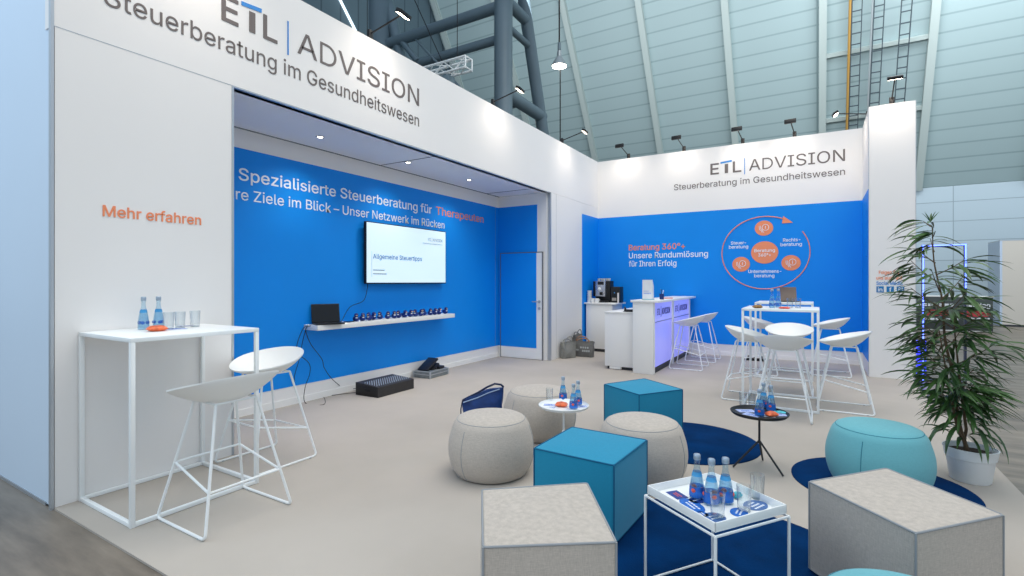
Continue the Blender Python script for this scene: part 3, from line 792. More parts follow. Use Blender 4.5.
# printed cards and coasters
pb = mat('card_blue', (24, 104, 196), 0.5, noise=(60, 0.25)); pw = mat('card_white', (236, 240, 246), 0.5); pn = mat('card_navy', (30, 62, 140), 0.5)
def card(px, py, z, w, d, rz, m, label, rnd_=False, lines=2, mark=pw, grp='printed cards and coasters on the tables'):
    x, y = gp(px, py, z)
    t = empty('printed_card', (x, y, z+0.0004), label, 'card', grp, rz)
    q = MB()
    if rnd_: q.lathe([(0, 0), (1, 0), (1, 0.0015), (0, 0.0015)], 40, sx=w/2, sy=d/2)
    else: q.box(-w/2, w/2, -d/2, d/2, 0, 0.0015)
    q.build('card_board', m, t, smooth=False)
    q = MB()
    for i in range(lines):
        yy = (i-(lines-1)/2)*d*0.22; ww = w*(0.30-0.06*i)
        n_ = 5
        for j in range(n_): q.box(-ww+2*ww*j/n_, -ww+2*ww*(j+0.72)/n_, yy-d*0.05, yy+d*0.05, 0.0013, 0.0021)
    q.build('card_print', mark, t, smooth=False)
    return t
card(677, 495, TZ, 0.085, 0.06, ang+R(85), pn, 'rectangular blue card with a red mark at the left of the white tray', mark=lab_red)
card(692, 505.5, TZ, 0.145, 0.085, ang+R(80), pb, 'large oval blue card in front of the bottles on the white tray', True)
card(702, 514.5, TZ, 0.05, 0.05, ang+R(80), pb, 'small blue card overlapping the oval one near the front of the white tray', True)
card(697, 500.5, TZ, 0.075, 0.06, ang, pn, 'dark blue coaster under the leftmost bottle on the white tray', True, 1)
card(714.8, 517.5, TZ, 0.09, 0.085, ang, mat('card_denim', (72, 110, 168), 0.5, noise=(60, 0.2)), 'denim blue round coaster under the front tumbler on the white tray', True)
card(739, 512.5, TZ, 0.09, 0.07, ang+R(30), pb, 'blue round coaster under the middle tumbler on the white tray', True)
card(755.5, 505.5, TZ, 0.12, 0.09, ang+R(10), mat('card_denim', (72, 110, 168)), 'denim blue round coaster in the right corner of the white tray', True, 3)
x0c = 'printed leaflet lying on the black side table, '
lil = mat('card_lilac', (176, 190, 232), 0.5, noise=(50, 0.2))
card(746, 411, STZ, 0.13, 0.09, R(30), lil, x0c+'at its left', lines=2, mark=pb)
card(752, 415, STZ, 0.12, 0.08, R(-20), lil, x0c+'in front of the bottles', lines=2, mark=pb)
card(766, 415.8, STZ, 0.12, 0.07, R(10), pw, x0c+'at its front edge', lines=3, mark=pb)
card(779, 415, STZ, 0.12, 0.08, R(35), lil, x0c+'at its right', lines=2, mark=pb)
x1c = 'printed leaflet lying on the white side table, '
card(550, 405, STW, 0.10, 0.06, R(20), lil, x1c+'below the tumbler', lines=3, mark=pb)
card(553, 407.5, STW, 0.09, 0.05, R(-15), pw, x1c+'at its front left', lines=3, mark=pb)
card(569, 409.5, STW, 0.08, 0.05, R(10), pw, x1c+'at its front edge', lines=2, mark=pn)
card(582, 406.5, STW, 0.08, 0.06, R(40), lil, x1c+'at its right', lines=3, mark=pn)
card(172, 329.2, HT, 0.16, 0.10, R(80), lil, 'pale printed leaflet under the tumblers on the left bar table', lines=3, mark=pb)
card(186.5, 326.0, HT, 0.10, 0.07, R(85), pn, 'dark blue card between the tumblers on the left bar table', lines=2)
card(108, 329.5, HT, 0.10, 0.10, R(0), mat('coaster_white', (228, 228, 228), 0.5), 'pale round coaster at the left of the left bar table', True, 1, mark=pw)

# ================================================================== ALCOVE: screen, shelf, ducks, laptop, cables, cases
scr = empty('wall_screen', (XA+0.004, 5.515, 1.792), 'large flat wall screen showing a white slide on the blue alcove wall', 'screen')
W2, H2 = 0.835, 0.412
MB().box(0.045, 0.085, -W2, W2, -H2, H2, bev=0.004).build('housing', black, scr)
MB().box(0.0, 0.046, -0.3, 0.3, -0.2, 0.2).build('wall_bracket', dark_metal, scr)
disp = MB().box(0.0852, 0.0862, -W2+0.014, W2-0.014, -H2+0.016, H2-0.012).build('display', mat('display_white', (200, 225, 240), 0.3, emit=(222, 240, 250), emit_s=0.5), scr, smooth=False)
sx_ = 0.0862
def wr_s(s, a0, a1, b, c, m, bold=0.0):
    write(s, 'x', sx_, a0, a1, b, c, m, disp, 'slide_lettering', bold, th=0.0006)
em_blue = mat('slide_blue', (40, 110, 170), 0.5, emit=(40, 110, 170), emit_s=0.25); em_grey = mat('slide_grey', (120, 130, 140), 0.5, emit=(120, 130, 140), emit_s=0.3)
wr_s('Allgemeine Steuertipps', -0.71, 0.26, -0.075, 0.062, em_blue, 0.015)
wr_s('ETL | ADVISION', 0.40, 0.74, 0.235, 0.045, em_grey, 0.006)
wr_s('Steuerberatung im Gesundheitswesen', 0.28, 0.74, 0.185, 0.020, em_grey)
MB().box(sx_, sx_+0.0006, -0.71, -0.46, -0.285, -0.272).box(sx_, sx_+0.0006, -0.71, -0.50, -0.235, -0.222).box(sx_, sx_+0.0006, -0.735, -0.731, -0.32, 0.02).build('slide_rule', em_grey, disp, smooth=False)

shelf = MB().box(XA+0.004, -4.90, 3.81, 6.37, 0.845, 0.905, bev=0.002)
tag(shelf.build('wall_shelf', white_lam), 'long white floating shelf on the blue wall under the screen', 'shelf')
SZ = 0.9055
lp = empty('laptop', (-4.955, 4.0, SZ), 'open black laptop on the left end of the white wall shelf', 'laptop', rz=R(-22))
MB().box(-0.08, 0.10, -0.165, 0.165, 0, 0.016, bev=0.003).build('base', black, lp)
q = MB(); q.box(-0.005, 0.005, -0.165, 0.165, 0, 0.225, bev=0.003, M=Matrix.Translation((-0.08, 0, 0.014)) @ Matrix.Rotation(R(-10), 4, 'Y')); lid = q.build('lid', black, lp)
MB().box(0.0052, 0.0058, -0.155, 0.155, 0.012, 0.214, M=Matrix.Translation((-0.08, 0, 0.014)) @ Matrix.Rotation(R(-10), 4, 'Y')).build('display', mat('display_off', (16, 18, 24), 0.15), lid, smooth=False)
q = MB()
for r_ in range(5):
    for c_ in range(13): q.box(-0.055+r_*0.020, -0.038+r_*0.020, -0.145+c_*0.0225, -0.126+c_*0.0225, 0.0155, 0.0175)
q.build('keyboard', mat('key_black', (38, 39, 42), 0.5), lp, smooth=False)
# charger and mouse right of the laptop
pc = empty('phone', (-5.0, 4.36, SZ), 'black phone lying on the shelf right of the laptop', 'phone', rz=R(20))
MB().box(-0.04, 0.04, -0.08, 0.08, 0, 0.010, bev=0.004).build('body', black, pc)
MB().box(-0.036, 0.036, -0.072, 0.072, 0.0098, 0.0106).build('screen', mat('display_off', (16, 18, 24), 0.15), pc, smooth=False)
# ducks
duck_m = mat('duck_blue', (14, 44, 120), 0.35); beak_m = mat('duck_beak', (236, 196, 130), 0.4); bib_m = mat('duck_white', (225, 228, 235), 0.4)
def make_duck():
    t = empty('rubber_duck', (0, 0, 0), 'x', 'toy duck')
    b = bmesh.new(); bmesh.ops.create_uvsphere(b, u_segments=16, v_segments=10, radius=1)
    for v in b.verts:
        x, y, z = v.co; tail = max(0, -x)**2
        v.co = Vector((x*0.052-(0.012*tail), y*0.040, 0.034+z*0.034+tail*0.018))
        v.co.z = max(0.0, v.co.z)
    q = MB(); q.add(b)
    b = bmesh.new(); bmesh.ops.create_uvsphere(b, u_segments=14, v_segments=9, radius=0.0265)
    for v in b.verts: v.co += Vector((0.022, 0, 0.080))
    q.add(b); q.build('body', duck_m, t)
    b = bmesh.new(); bmesh.ops.create_uvsphere(b, u_segments=10, v_segments=6, radius=1)
    for v in b.verts: v.co = Vector((0.052+v.co.x*0.013, v.co.y*0.012, 0.076+v.co.z*0.006))
    q = MB(); q.add(b); q.build('beak', beak_m, t)
    b = bmesh.new(); bmesh.ops.create_uvsphere(b, u_segments=10, v_segments=6, radius=1)
    for v in b.verts: v.co = Vector((0.040+v.co.x*0.010, v.co.y*0.017, 0.044+v.co.z*0.013))
    q = MB(); q.add(b); q.build('bib', bib_m, t)
    return t
dk = make_duck(); dk['group'] = 'blue toy ducks on the wall shelf'
ys = [4.46, 4.56, 4.66, 4.76, 4.87, 4.97, 5.10, 5.20, 5.31, 5.44, 5.54, 5.65, 5.75, 5.85, 5.96, 6.06, 6.24]
names = ['first', 'second', 'third', 'fourth', 'fifth', 'sixth', 'seventh', 'eighth', 'ninth', 'tenth', 'eleventh', 'twelfth', 'thirteenth', 'fourteenth', 'fifteenth']
rd = random.Random(3)
for i, y in enumerate(ys):
    o = dk if i == 0 else dup(dk)
    o.location = (-4.985+rd.uniform(-0.03, 0.03), y, SZ); o.rotation_euler = (0, 0, R(rd.uniform(-70, 0)))
    o['label'] = ('small dark blue toy duck on the shelf, nearest to the laptop' if i == 0 else 'small dark blue toy duck alone at the far right end of the shelf' if i == len(ys)-1
                  else 'small dark blue toy duck on the shelf, %s counted from the laptop' % (names[i] if i < len(names) else 'next to last'))
# cables
def cable(pts, label, r=0.004):
    # smooth the polyline
    P_ = [Vector(p) for p in pts]; out = []
    n = len(P_)
    for i in range(n-1):
        p0, p1, p2, p3 = P_[max(i-1, 0)], P_[i], P_[i+1], P_[min(i+2, n-1)]
        for j in range(6):
            s = j/6; out.append(0.5*((2*p1)+(-p0+p2)*s+(2*p0-5*p1+4*p2-p3)*s*s+(-p0+3*p1-3*p2+p3)*s**3))
    out.append(P_[-1])
    return tag(MB().tube(out, r, 6).build('cable', cable_m), label, 'cable')
def onx(px, py, X):
    a_ = (px-CX)/FPX; s, c = math.sin(YAW), math.cos(YAW); t_ = X/(-s+a_*c); return (X, (c+a_*s)*t_, CAMH-(py-CY)/FPX*t_)
def c4(u, v): return (290+u/4.8, 290+v/4.8)
cable([onx(368, 283, -5.10), onx(364, 300, -5.10), onx(350, 307, -5.08), (-5.05, 4.28, 0.925), (-5.03, 4.24, 0.915)], 'thin black cable running from the wall screen to the laptop')
fl = 0.004
cable([(-5.03, 3.79, 0.905), onx(*c4(60, 190), -5.0), onx(*c4(32, 290), -5.03), onx(*c4(90, 350), -5.0), onx(*c4(95, 400), -5.02), onx(*c4(72, 470), -5.02), (*gp(*c4(75, 545)), fl), (*gp(*c4(165, 550)), fl), (*gp(*c4(148, 505)), fl), (*gp(*c4(60, 530)), fl), (*gp(*c4(-30, 560)), fl)],
      'black cable hanging from the shelf end and looping over the floor')
cable([(-5.0, 3.79, 0.90), onx(*c4(75, 190), -4.99), onx(*c4(100, 260), -5.0), onx(*c4(152, 330), -5.0), onx(*c4(165, 375), -5.0), onx(*c4(205, 430), -4.98), (*gp(*c4(262, 482)), 0.03), (*gp(*c4(325, 486)), 0.035)],
      'black cable hanging from the shelf and running to the mixing console')
cable([(-5.06, 3.79, 0.90), onx(*c4(62, 240), -5.09), onx(*c4(45, 330), -5.09), onx(*c4(20, 430), -5.09), (*gp(*c4(40, 515)), fl), (*gp(*c4(150, 512)), fl), (*gp(*c4(322, 492)), fl)], 'black cable along the skirting from the shelf to the mixing console')

mx = empty('mixing_console', (-4.745, 4.72, 0), 'black sound mixing console lying on the carpet below the shelf', 'mixer', rz=R(1.5))
q = MB(); hw_, hl_ = 0.19, 0.325
pr = [(-hw_, 0.0), (hw_, 0.0), (hw_, 0.125), (hw_-0.03, 0.13), (-hw_, 0.155)]
A_ = [q.bm.verts.new((x, -hl_, z)) for x, z in pr]; B_ = [q.bm.verts.new((x, hl_, z)) for x, z in pr]
q.bm.faces.new(A_); q.bm.faces.new(B_[::-1])
for i in range(5): q.bm.faces.new((A_[i], B_[i], B_[(i+1) % 5], A_[(i+1) % 5]))
body = q.build('body', mat('console_grey', (50, 48, 48), 0.5, noise=(60, 0.15)), mx, smooth=False)
sl = (0.155-0.13)/(2*hw_-0.03)
kn = mat('knob_silver', (190, 198, 210), 0.35)
kb = MB().lathe([(0, 0.014), (0.005, 0.014), (0.007, 0)], 8).build('knob', kn, mx)
for i in range(16):
    for j in range(6):
        x = hw_-0.06-j*0.040; y = -hl_+0.04+i*0.038; z = 0.129+sl*(hw_-0.03-x)
        if i == j == 0: kb.location = (x, y, z)
        else: dup(kb, (x, y, z), parent=mx)
for s_ in (-1, 1): MB().box(-0.05, 0.05, s_*hl_-0.004, s_*hl_+0.004, 0.055, 0.09, bev=0.003).build('grip', black, mx)
for s_ in (-1, 1): MB().box(-hw_, hw_-0.02, s_*(hl_-0.008)-0.008, s_*(hl_-0.008)+0.008, 0.0, 0.128, bev=0.004).build('side_cheek', mat('cheek', (40, 39, 40), 0.5), mx)

cs = empty('equipment_case', (-4.955, 5.86, 0), 'open silver-edged equipment case with black gear on top, right of the mixing console', 'case', rz=R(3))
q = MB().box(-0.15, 0.15, -0.22, 0.22, 0, 0.10, bev=0.006); q.build('case_body', mat('case_grey', (128, 136, 140), 0.4, 0.3, noise=(14, 0.25)), cs)
q = MB()
for x in (-0.15, 0.15):
    for y in (-0.22, 0.22): q.box(x-0.011, x+0.011, y-0.011, y+0.011, 0, 0.102, bev=0.003)
for z in (0.055, 0.099):
    q.box(-0.155, 0.155, -0.225, -0.215, z-0.006, z+0.004).box(-0.155, 0.155, 0.215, 0.225, z-0.006, z+0.004).box(0.145, 0.155, -0.225, 0.225, z-0.006, z+0.004).box(-0.155, -0.145, -0.225, 0.225, z-0.006, z+0.004)
q.build('metal_edging', alu, cs)
q = MB().box(-0.13, 0.06, -0.20, 0.14, 0.0, 0.05, bev=0.01, M=Matrix.Translation((0.02, -0.01, 0.085)) @ Matrix.Rotation(R(24), 4, 'X'))
o = q.build('gear', black, cs)
q = MB().tube([(0.06, -0.16, 0.11), (0.0, 0.0, 0.16), (-0.04, 0.16, 0.215)], 0.018, 8).tube([(0.08, 0.0, 0.115), (0.04, 0.12, 0.16), (-0.06, 0.18, 0.12)], 0.014, 8).box(0.0, 0.12, 0.05, 0.18, 0.098, 0.14, bev=0.01)
q.build('gear_parts', mat('gear_dark', (34, 34, 38), 0.35), cs)
q = MB().box(-0.13, 0.05, -0.015, 0.015, 0, 0.30, bev=0.004, M=Matrix.Translation((0.02, -0.18, 0.105)) @ Matrix.Rotation(R(-62), 4, 'X')); q.build('lid_panel', mat('gear_dark', (34, 34, 38)), cs)

# downlights in the alcove ceiling
dl0 = None
for i, (x, y) in enumerate(((-4.684, 3.672), (-4.68, 5.065), (-4.668, 6.43))):
    if dl0 is None:
        dl0 = empty('ceiling_light', (x, y, 3.004), 'small round downlight in the alcove ceiling, nearest to the viewer', 'light', 'alcove downlights')
        MB().lathe([(0.030, -0.001), (0.045, -0.001), (0.047, -0.006), (0.044, -0.010), (0.030, -0.008), (0.029, -0.001)], 28).build('trim_ring', alu, dl0)
        MB().lathe([(0, -0.003), (0.030, -0.003), (0.030, -0.005), (0, -0.006)], 24).build('lamp', mat('lamp_warm', (255, 240, 215), 0.4, emit=(255, 240, 215), emit_s=14), dl0)
    else: dup(dl0, (x, y, 3.004), 0, 'small round downlight in the alcove ceiling, ' + ('middle of the three' if i == 1 else 'farthest, above the end of the screen'))
    sp('downlight_beam', (x, y, 2.985), (x-0.02, y, 0), 38, (1, 0.93, 0.84), 125, 1.0, 0.03)

# ================================================================== COUNTERS, COFFEE
# lit reception counter
led_violet = mat('lit_acrylic', (150, 155, 215), 0.25, emit=(150, 152, 255), emit_s=0.55)
rc = empty('reception_counter', (-2.28, 9.0, 0), 'white reception counter with glowing violet-blue glass front beside the two stools', 'counter')
def L_(x0, x1, y0, y1, z0, z1, mb, bev=0.002): mb.box(x0+2.28, x1+2.28, y0-9.0, y1-9.0, z0, z1, bev=bev)
q = MB(); L_(-2.44, -2.125, 7.65, 7.70, 0.0, 1.09, q); q.build('end_panel', white_lam, rc)
q = MB(); L_(-2.44, -2.40, 7.70, 10.2, 0.04, 1.09, q); q.build('back_panel', white_lam, rc)
q = MB(); L_(-2.47, -2.03, 7.63, 10.30, 1.09, 1.125, q, 0.004); q.build('worktop', white_lam, rc)
for y0, y1 in ((7.70, 7.725), (8.82, 8.92), (10.17, 10.22)):
    q = MB(); L_(-2.40, -2.118, y0, y1, 0.0, 1.09, q); q.build('post', white_lam, rc)
for y0, y1 in ((7.725, 8.82), (8.92, 10.17)):
    q = MB(); L_(-2.16, -2.135, y0, y1, 0.09, 1.085, q); p_ = q.build('glass_front', led_violet, rc)
    q = MB(); L_(-2.134, -2.130, y0, y1, 0.775, 0.790, q, 0); q.build('shelf_line', mat('acrylic_line', (120, 130, 200), 0.4), p_, smooth=False)
q = MB(); L_(-2.17, -2.14, 7.70, 10.17, 0.0, 0.085, q); q.build('plinth', mat('plinth_dark', (52, 54, 60), 0.5), rc)
cp_txt = mat('counter_print', (52, 66, 150), 0.5)
for a0, a1 in ((7.90, 8.70), (9.08, 10.0)):
    o = write('ETL | ADVISION', 'x', -2.134+2.28, a0-9.0, a1-9.0, 0.885, 0.10, cp_txt, rc, 'print', bold=0.008)

ld = empty('low_desk', (-2.7, 8.4, 0), 'lower white cabinet joined to the left end of the reception counter', 'cabinet')
q = MB().box(-0.25, 0.255, -0.60, 0.9, 0.05, 0.905, bev=0.002); q.build('carcass', white_lam, ld)
MB().box(-0.255, 0.258, -0.612, 0.9, 0.905, 0.925, bev=0.002).build('top', white_lam, ld)
MB().box(-0.22, 0.25, -0.56, 0.85, 0.0, 0.05).build('plinth', mat('plinth_dark', (52, 54, 60)), ld, smooth=False)
MB().box(-0.17, 0.02, -0.605, -0.56, 0.01, 0.045).build('vent', white_lam, ld, smooth=False)
ph = empty('desk_phone', (-2.62, 8.05, 0.9255), 'black desk phone on the low cabinet beside the counter', 'phone', rz=R(20))
MB().box(-0.09, 0.09, -0.08, 0.08, 0, 0.03, bev=0.008).build('base', black, ph)
MB().tube([(-0.07, -0.075, 0.045), (-0.075, 0, 0.062), (-0.07, 0.075, 0.045)], 0.016, 8).build('handset', black, ph)
cable([(-2.57, 8.02, 0.935), (-2.53, 7.95, 0.93), (-2.50, 7.86, 0.93), (-2.60, 7.84, 0.93), (-2.68, 7.9, 0.93)], 'short black cable curled beside the desk phone', 0.005)

bh = empty('brochure_holder', (-2.28, 7.92, 1.1255), 'white upright brochure holder at the near end of the reception counter', 'holder', rz=R(0))
MB().box(-0.085, 0.085, -0.06, 0.06, 0, 0.012, bev=0.002).build('base', mat('acrylic_teal', (120, 175, 185), 0.3), bh)
q = MB(); pr = [(-0.05, 0.0), (0.05, 0.0), (0.05, 0.2), (-0.02, 0.30), (-0.05, 0.30)]
A_ = [q.bm.verts.new((-0.075, y, 0.012+z)) for y, z in pr]; B_ = [q.bm.verts.new((0.075, y, 0.012+z)) for y, z in pr]
q.bm.faces.new(A_); q.bm.faces.new(B_[::-1])
for i in range(5): q.bm.faces.new((A_[i], B_[i], B_[(i+1) % 5], A_[(i+1) % 5]))
q.build('pocket', mat('holder_white', (232, 234, 236), 0.4), bh, smooth=False)
MB().box(-0.06, 0.06, -0.052, -0.0505, 0.09, 0.11).box(-0.06, 0.03, -0.052, -0.0505, 0.13, 0.14).build('print', lil, bh, smooth=False)
pen = empty('pen_cup', (-2.12, 8.12, 1.1255), 'small dark pen cup right of the brochure holder', 'cup')
MB().lathe([(0, 0), (0.032, 0), (0.036, 0.09), (0.033, 0.09), (0.03, 0.004), (0, 0.004)], 20).build('cup', mat('cup_navy', (22, 48, 110), 0.4), pen)
for i in range(3):
    pe_ = MB().tube([(0.0, 0.0, 0.006), (0.028*math.cos(i*2.1), 0.028*math.sin(i*2.1), 0.15+0.01*i)], 0.005, 6).build('pen', [txt_white, black, txt_blue][i], loc=(-2.12, 8.12, 1.1255))
    tag(pe_, ['white', 'black', 'blue'][i]+' pen standing in the small dark pen cup on the counter', 'pen', 'pens in the pen cup')
lf = MB().box(-0.10, 0.10, -0.14, 0.14, 0, 0.008, bev=0.001); tag(lf.build('leaflet_stack', mat('leaflet_red', (230, 120, 96), 0.5), loc=(-2.2, 8.75, 1.1255), rot=(0, 0, R(12))), 'orange-red leaflets lying on the reception counter', 'leaflets')

# coffee cabinet
cc = empty('coffee_cabinet', (-3.76, 9.90, 0), 'white cabinet in the back left corner carrying the coffee machine', 'cabinet')
q = MB().box(-0.27, 0.28, -0.30, 0.30, 0.06, 0.955, bev=0.002); q.build('carcass', white_lam, cc)
MB().box(-0.305, 0.36, -0.33, 0.31, 0.955, 0.985, bev=0.003).build('top', white_lam, cc)
MB().box(-0.25, 0.26, -0.28, 0.28, 0.0, 0.06).build('plinth', mat('plinth_dark', (52, 54, 60)), cc, smooth=False)
CZ = 0.9855
cm = empty('coffee_machine', (-3.77, 9.86, CZ), 'black and chrome bean-to-cup coffee machine on the corner cabinet', 'coffee machine')
MB().box(-0.16, 0.16, -0.02, 0.2, 0, 0.44, bev=0.01).build('body', black, cm)
MB().box(-0.21, -0.16, -0.02, 0.16, 0.12, 0.43, bev=0.008).build('milk_container', mat('container_dark', (24, 26, 34), 0.3), cm)
chrome = mat('chrome', (190, 194, 204), 0.25, 0.8)
fp_ = MB().box(-0.13, 0.08, -0.09, -0.02, 0.12, 0.44, bev=0.008).build('front', chrome, cm)
MB().box(-0.08, 0.05, -0.0935, -0.0895, 0.36, 0.425).build('display', mat('display_off', (16, 18, 24)), fp_, smooth=False)
MB().lathe([(0, 0), (0.032, 0), (0.035, 0.012), (0.02, 0.02), (0, 0.02)], 20).build('dial', white_pl, cm, loc=(-0.04, -0.089, 0.275), rot=(PI/2, 0, 0))
MB().box(-0.03, 0.03, -0.12, -0.085, 0.15, 0.21, bev=0.005).build('spout', black, cm)
MB().box(-0.12, 0.13, -0.15, -0.02, 0, 0.035, bev=0.006).build('drip_tray', dark_metal, cm)
cup_w = mat('cup_white', (236, 236, 234), 0.3)
ordn = ('leftmost', 'second from the left', 'middle', 'second from the right', 'rightmost')
for i in range(5):
    cu_ = MB().lathe([(0, 0), (0.022, 0), (0.034, 0.05), (0.031, 0.05), (0.02, 0.004), (0, 0.004)], 14).build('espresso_cup', cup_w, loc=(-3.77-0.11+i*0.055, 9.86+0.06+0.03*(i % 2), CZ+0.4405))
    tag(cu_, 'small white cup on top of the coffee machine, %s of five' % ordn[i], 'cup', 'white cups on the coffee machine')
bx = empty('bean_grinder', (-3.475, 9.90, CZ), 'low black box machine right of the coffee machine', 'grinder')
MB().box(-0.10, 0.09, -0.12, 0.10, 0, 0.32, bev=0.008).build('body', mat('box_dark', (26, 30, 34), 0.4), bx)
MB().box(-0.07, 0.02, -0.124, -0.119, 0.04, 0.10).build('panel', mat('panel_grey', (150, 145, 140), 0.5), bx, smooth=False)
MB().lathe([(0, 0), (0.012, 0), (0.012, 0.01), (0, 0.01)], 12).build('button', txt_blue, bx, loc=(-0.02, -0.119, 0.2), rot=(PI/2, 0, 0))
for i, w_ in enumerate(('bottom', 'second from the bottom', 'middle', 'second from the top', 'topmost')):
    cu_ = MB().lathe([(0, 0), (0.039, 0), (0.052, 0.0475), (0.049, 0.0475), (0.037, 0.004), (0, 0.004)], 20).build('stacked_cup', cup_w, loc=(-4.0, 9.70, CZ+i*0.0482))
    tag(cu_, 'white cup in the stack left of the coffee machine, %s' % w_, 'cup', 'stacked white cups')
for i, x in enumerate((-3.915, -3.825)):
    t = empty('coffee_mug', (x, 9.66, CZ), 'white cup standing in front of the coffee machine, ' + ('left of two' if i == 0 else 'right of two'), 'cup', 'white cups before the machine')
    MB().lathe([(0, 0), (0.032, 0), (0.042, 0.02), (0.044, 0.085), (0.041, 0.085), (0.038, 0.02), (0, 0.006)], 22).build('cup', cup_w, t)
    MB().tube([(0.04, 0, 0.07), (0.062, 0, 0.062), (0.062, 0, 0.035), (0.042, 0, 0.025)], 0.005, 6).build('handle', cup_w, t)
mk = MB().lathe([(0, 0), (0.016, 0), (0.016, 0.19), (0.010, 0.20), (0, 0.20)], 16); tag(mk.build('cup_tube', mat('tube_white', (228, 222, 218), 0.5), loc=(-3.405, 9.74, CZ)), 'slim white tube standing right of the machines on the corner cabinet', 'tube')

# laptop on the farther bar table
l2 = empty('laptop', (-0.36, 8.62, 1.1055), 'laptop with bronze-grey lid seen from behind on the farther bar table', 'laptop', rz=R(-14))
MB().box(-0.11, 0.11, -0.02, 0.16, 0, 0.014, bev=0.003).build('base', dark_metal, l2)
MB().box(-0.11, 0.11, -0.005, 0.005, 0, 0.215, bev=0.003, M=Matrix.Translation((0, -0.02, 0.012)) @ Matrix.Rotation(R(12), 4, 'X') @ Matrix.Shear('XY', 4, (0, 0)) ).build('lid', mat('lid_bronze', (138, 122, 112), 0.35, 0.5), l2)

# power strip on the floor under the far table
ps = empty('power_strip', (-0.95, 9.95, 0), 'black power strip on the floor behind the farther bar table', 'power strip')
MB().box(-0.17, 0.17, -0.03, 0.03, 0, 0.045, bev=0.006).build('housing', black, ps)
for i in range(3): MB().lathe([(0, 0.045), (0.022, 0.045), (0.024, 0.06), (0.02, 0.085), (0, 0.085)], 14, -0.1+i*0.1, 0, 0).build('plug', black, ps)

# ================================================================== BAGS
def tote(name, loc, rz, w, d, h, m, label, logo_m=None, lean=0.0, grp=None, handle=True, hm=None):
    t = empty(name, loc, label, 'bag', grp, rz)
    q = MB(); nx, nz = 22, 12
    rd_ = random.Random(int(abs(loc[0]*100)))
    ph_ = [rd_.uniform(0, 6) for _ in range(6)]
    rings = []
    for j in range(nz+1):
        v = j/nz; ring_ = []
        for i in range(nx*2):
            a_ = 2*PI*i/(nx*2); cx_, sy_ = math.cos(a_), math.sin(a_)
            ex = abs(cx_)**0.45*(1 if cx_ >= 0 else -1); ey = abs(sy_)**0.6*(1 if sy_ >= 0 else -1)
            cr_ = 0.012*math.sin(3*a_+ph_[0]+5*v)+0.008*math.sin(7*a_+ph_[1]-6*v)
            bul = 1+0.25*math.sin(PI*v)
            ww = w/2*(0.95+0.07*v); dd = d/2*(1-0.55*v)*bul
            z = h*v*(1-0.10*v*abs(math.sin(a_*2+ph_[2]))*0.6)+(lean*ex*v)
            ring_.append(q.bm.verts.new((ww*ex+cr_*v, dd*ey+cr_, max(0.003, z))))
        rings.append(ring_)
    N = nx*2
    q.bm.faces.new(rings[0][::-1])
    for A, B in zip(rings, rings[1:]):
        for i in range(N): q.bm.faces.new((A[i], A[(i+1) % N], B[(i+1) % N], B[i]))
    # inside: turn down from the rim
    inner = [q.bm.verts.new((v.co.x*0.97, v.co.y*0.85, v.co.z-h*0.12)) for v in rings[-1]]
    for i in range(N): q.bm.faces.new((rings[-1][i], rings[-1][(i+1) % N], inner[(i+1) % N], inner[i]))
    q.bm.faces.new(inner)
    q.build('bag_body', m, t)
    if handle:
        for s_ in (-1, 1):
            q = MB(); pts = []
            for i in range(15):
                u = i/14; pts.append((w*0.28*math.cos(PI*u), s_*(0.02+d*0.25*math.sin(PI*u)), h*0.93+0.11*math.sin(PI*u)*(1 if s_ < 0 else 0.5)))
            q.tube(pts, 0.009, 6); q.build('handle', hm or m, t)
    if logo_m:
        q = MB(); 
        for (a0, a1, z0, z1) in ((-0.02, 0.16, 0.55, 0.66), (0.02, 0.18, 0.34, 0.46), (-0.12, -0.05, 0.4, 0.5)):
            for n_ in range(4):
                u0 = a0+(a1-a0)*n_/4; q.box(u0*w/0.45, (u0+(a1-a0)*0.17)*w/0.45, -d*0.66, -d*0.655, h*z0, h*z1)
        q.build('print', logo_m, t, smooth=False)
    return t
felt = mat('felt_grey', (112, 112, 110), 0.95, noise=(30, 0.15))
felt2 = mat('felt_grey_light', (134, 134, 130), 0.95, noise=(30, 0.12))
tote('tote_bag', (-3.78, 8.84, 0), R(4), 0.44, 0.14, 0.30, felt, 'grey felt tote bag with pale print standing right of another beside the corner cabinet', mat('felt_print', (186, 190, 190), 0.7), 0.0, 'grey felt bags on the floor', True, mat('strap_tan', (168, 128, 100), 0.8))
tote('tote_bag', (-3.95, 8.55, 0), R(70), 0.36, 0.13, 0.31, felt2, 'light grey felt tote bag leaning at the pier, in front of the printed one', None, 0.0, 'grey felt bags on the floor')
q = tote('tote_bag', (-3.98, 9.06, 0), R(88), 0.36, 0.10, 0.40, felt, 'tallest grey felt bag at the back of the group, against the pier', None, 0.0, 'grey felt bags on the floor')

navy = mat('bag_navy', (24, 58, 118), 0.32, noise=(9, 0.45), bump=(25, 0.8))
nb = empty('handbag', (-2.83, 4.13, 0), 'shiny navy shoulder bag on the carpet behind the left round pouf', 'bag', rz=R(28))
q = MB(); nx = 40; prof_ = []
rings = []
for j in range(11):
    v = j/10; ring_ = []
    for i in range(nx):
        a_ = 2*PI*i/nx; cx_, sy_ = math.cos(a_), math.sin(a_)
        ex = abs(cx_)**0.5*(1 if cx_ >= 0 else -1); ey = abs(sy_)**0.7*(1 if sy_ >= 0 else -1)
        topz = 0.30+0.065*ex+0.03*math.sin(PI*(ex+1)/2)
        z = topz*v
        ring_.append(q.bm.verts.new((0.19*ex*(1+0.06*v)+0.006*math.sin(5*a_+9*v), 0.07*ey*(1.15-0.75*v)+0.006*math.sin(4*a_+7*v), max(0.003, z))))
    rings.append(ring_)
q.bm.faces.new(rings[0][::-1]); q.bm.faces.new(rings[-1])
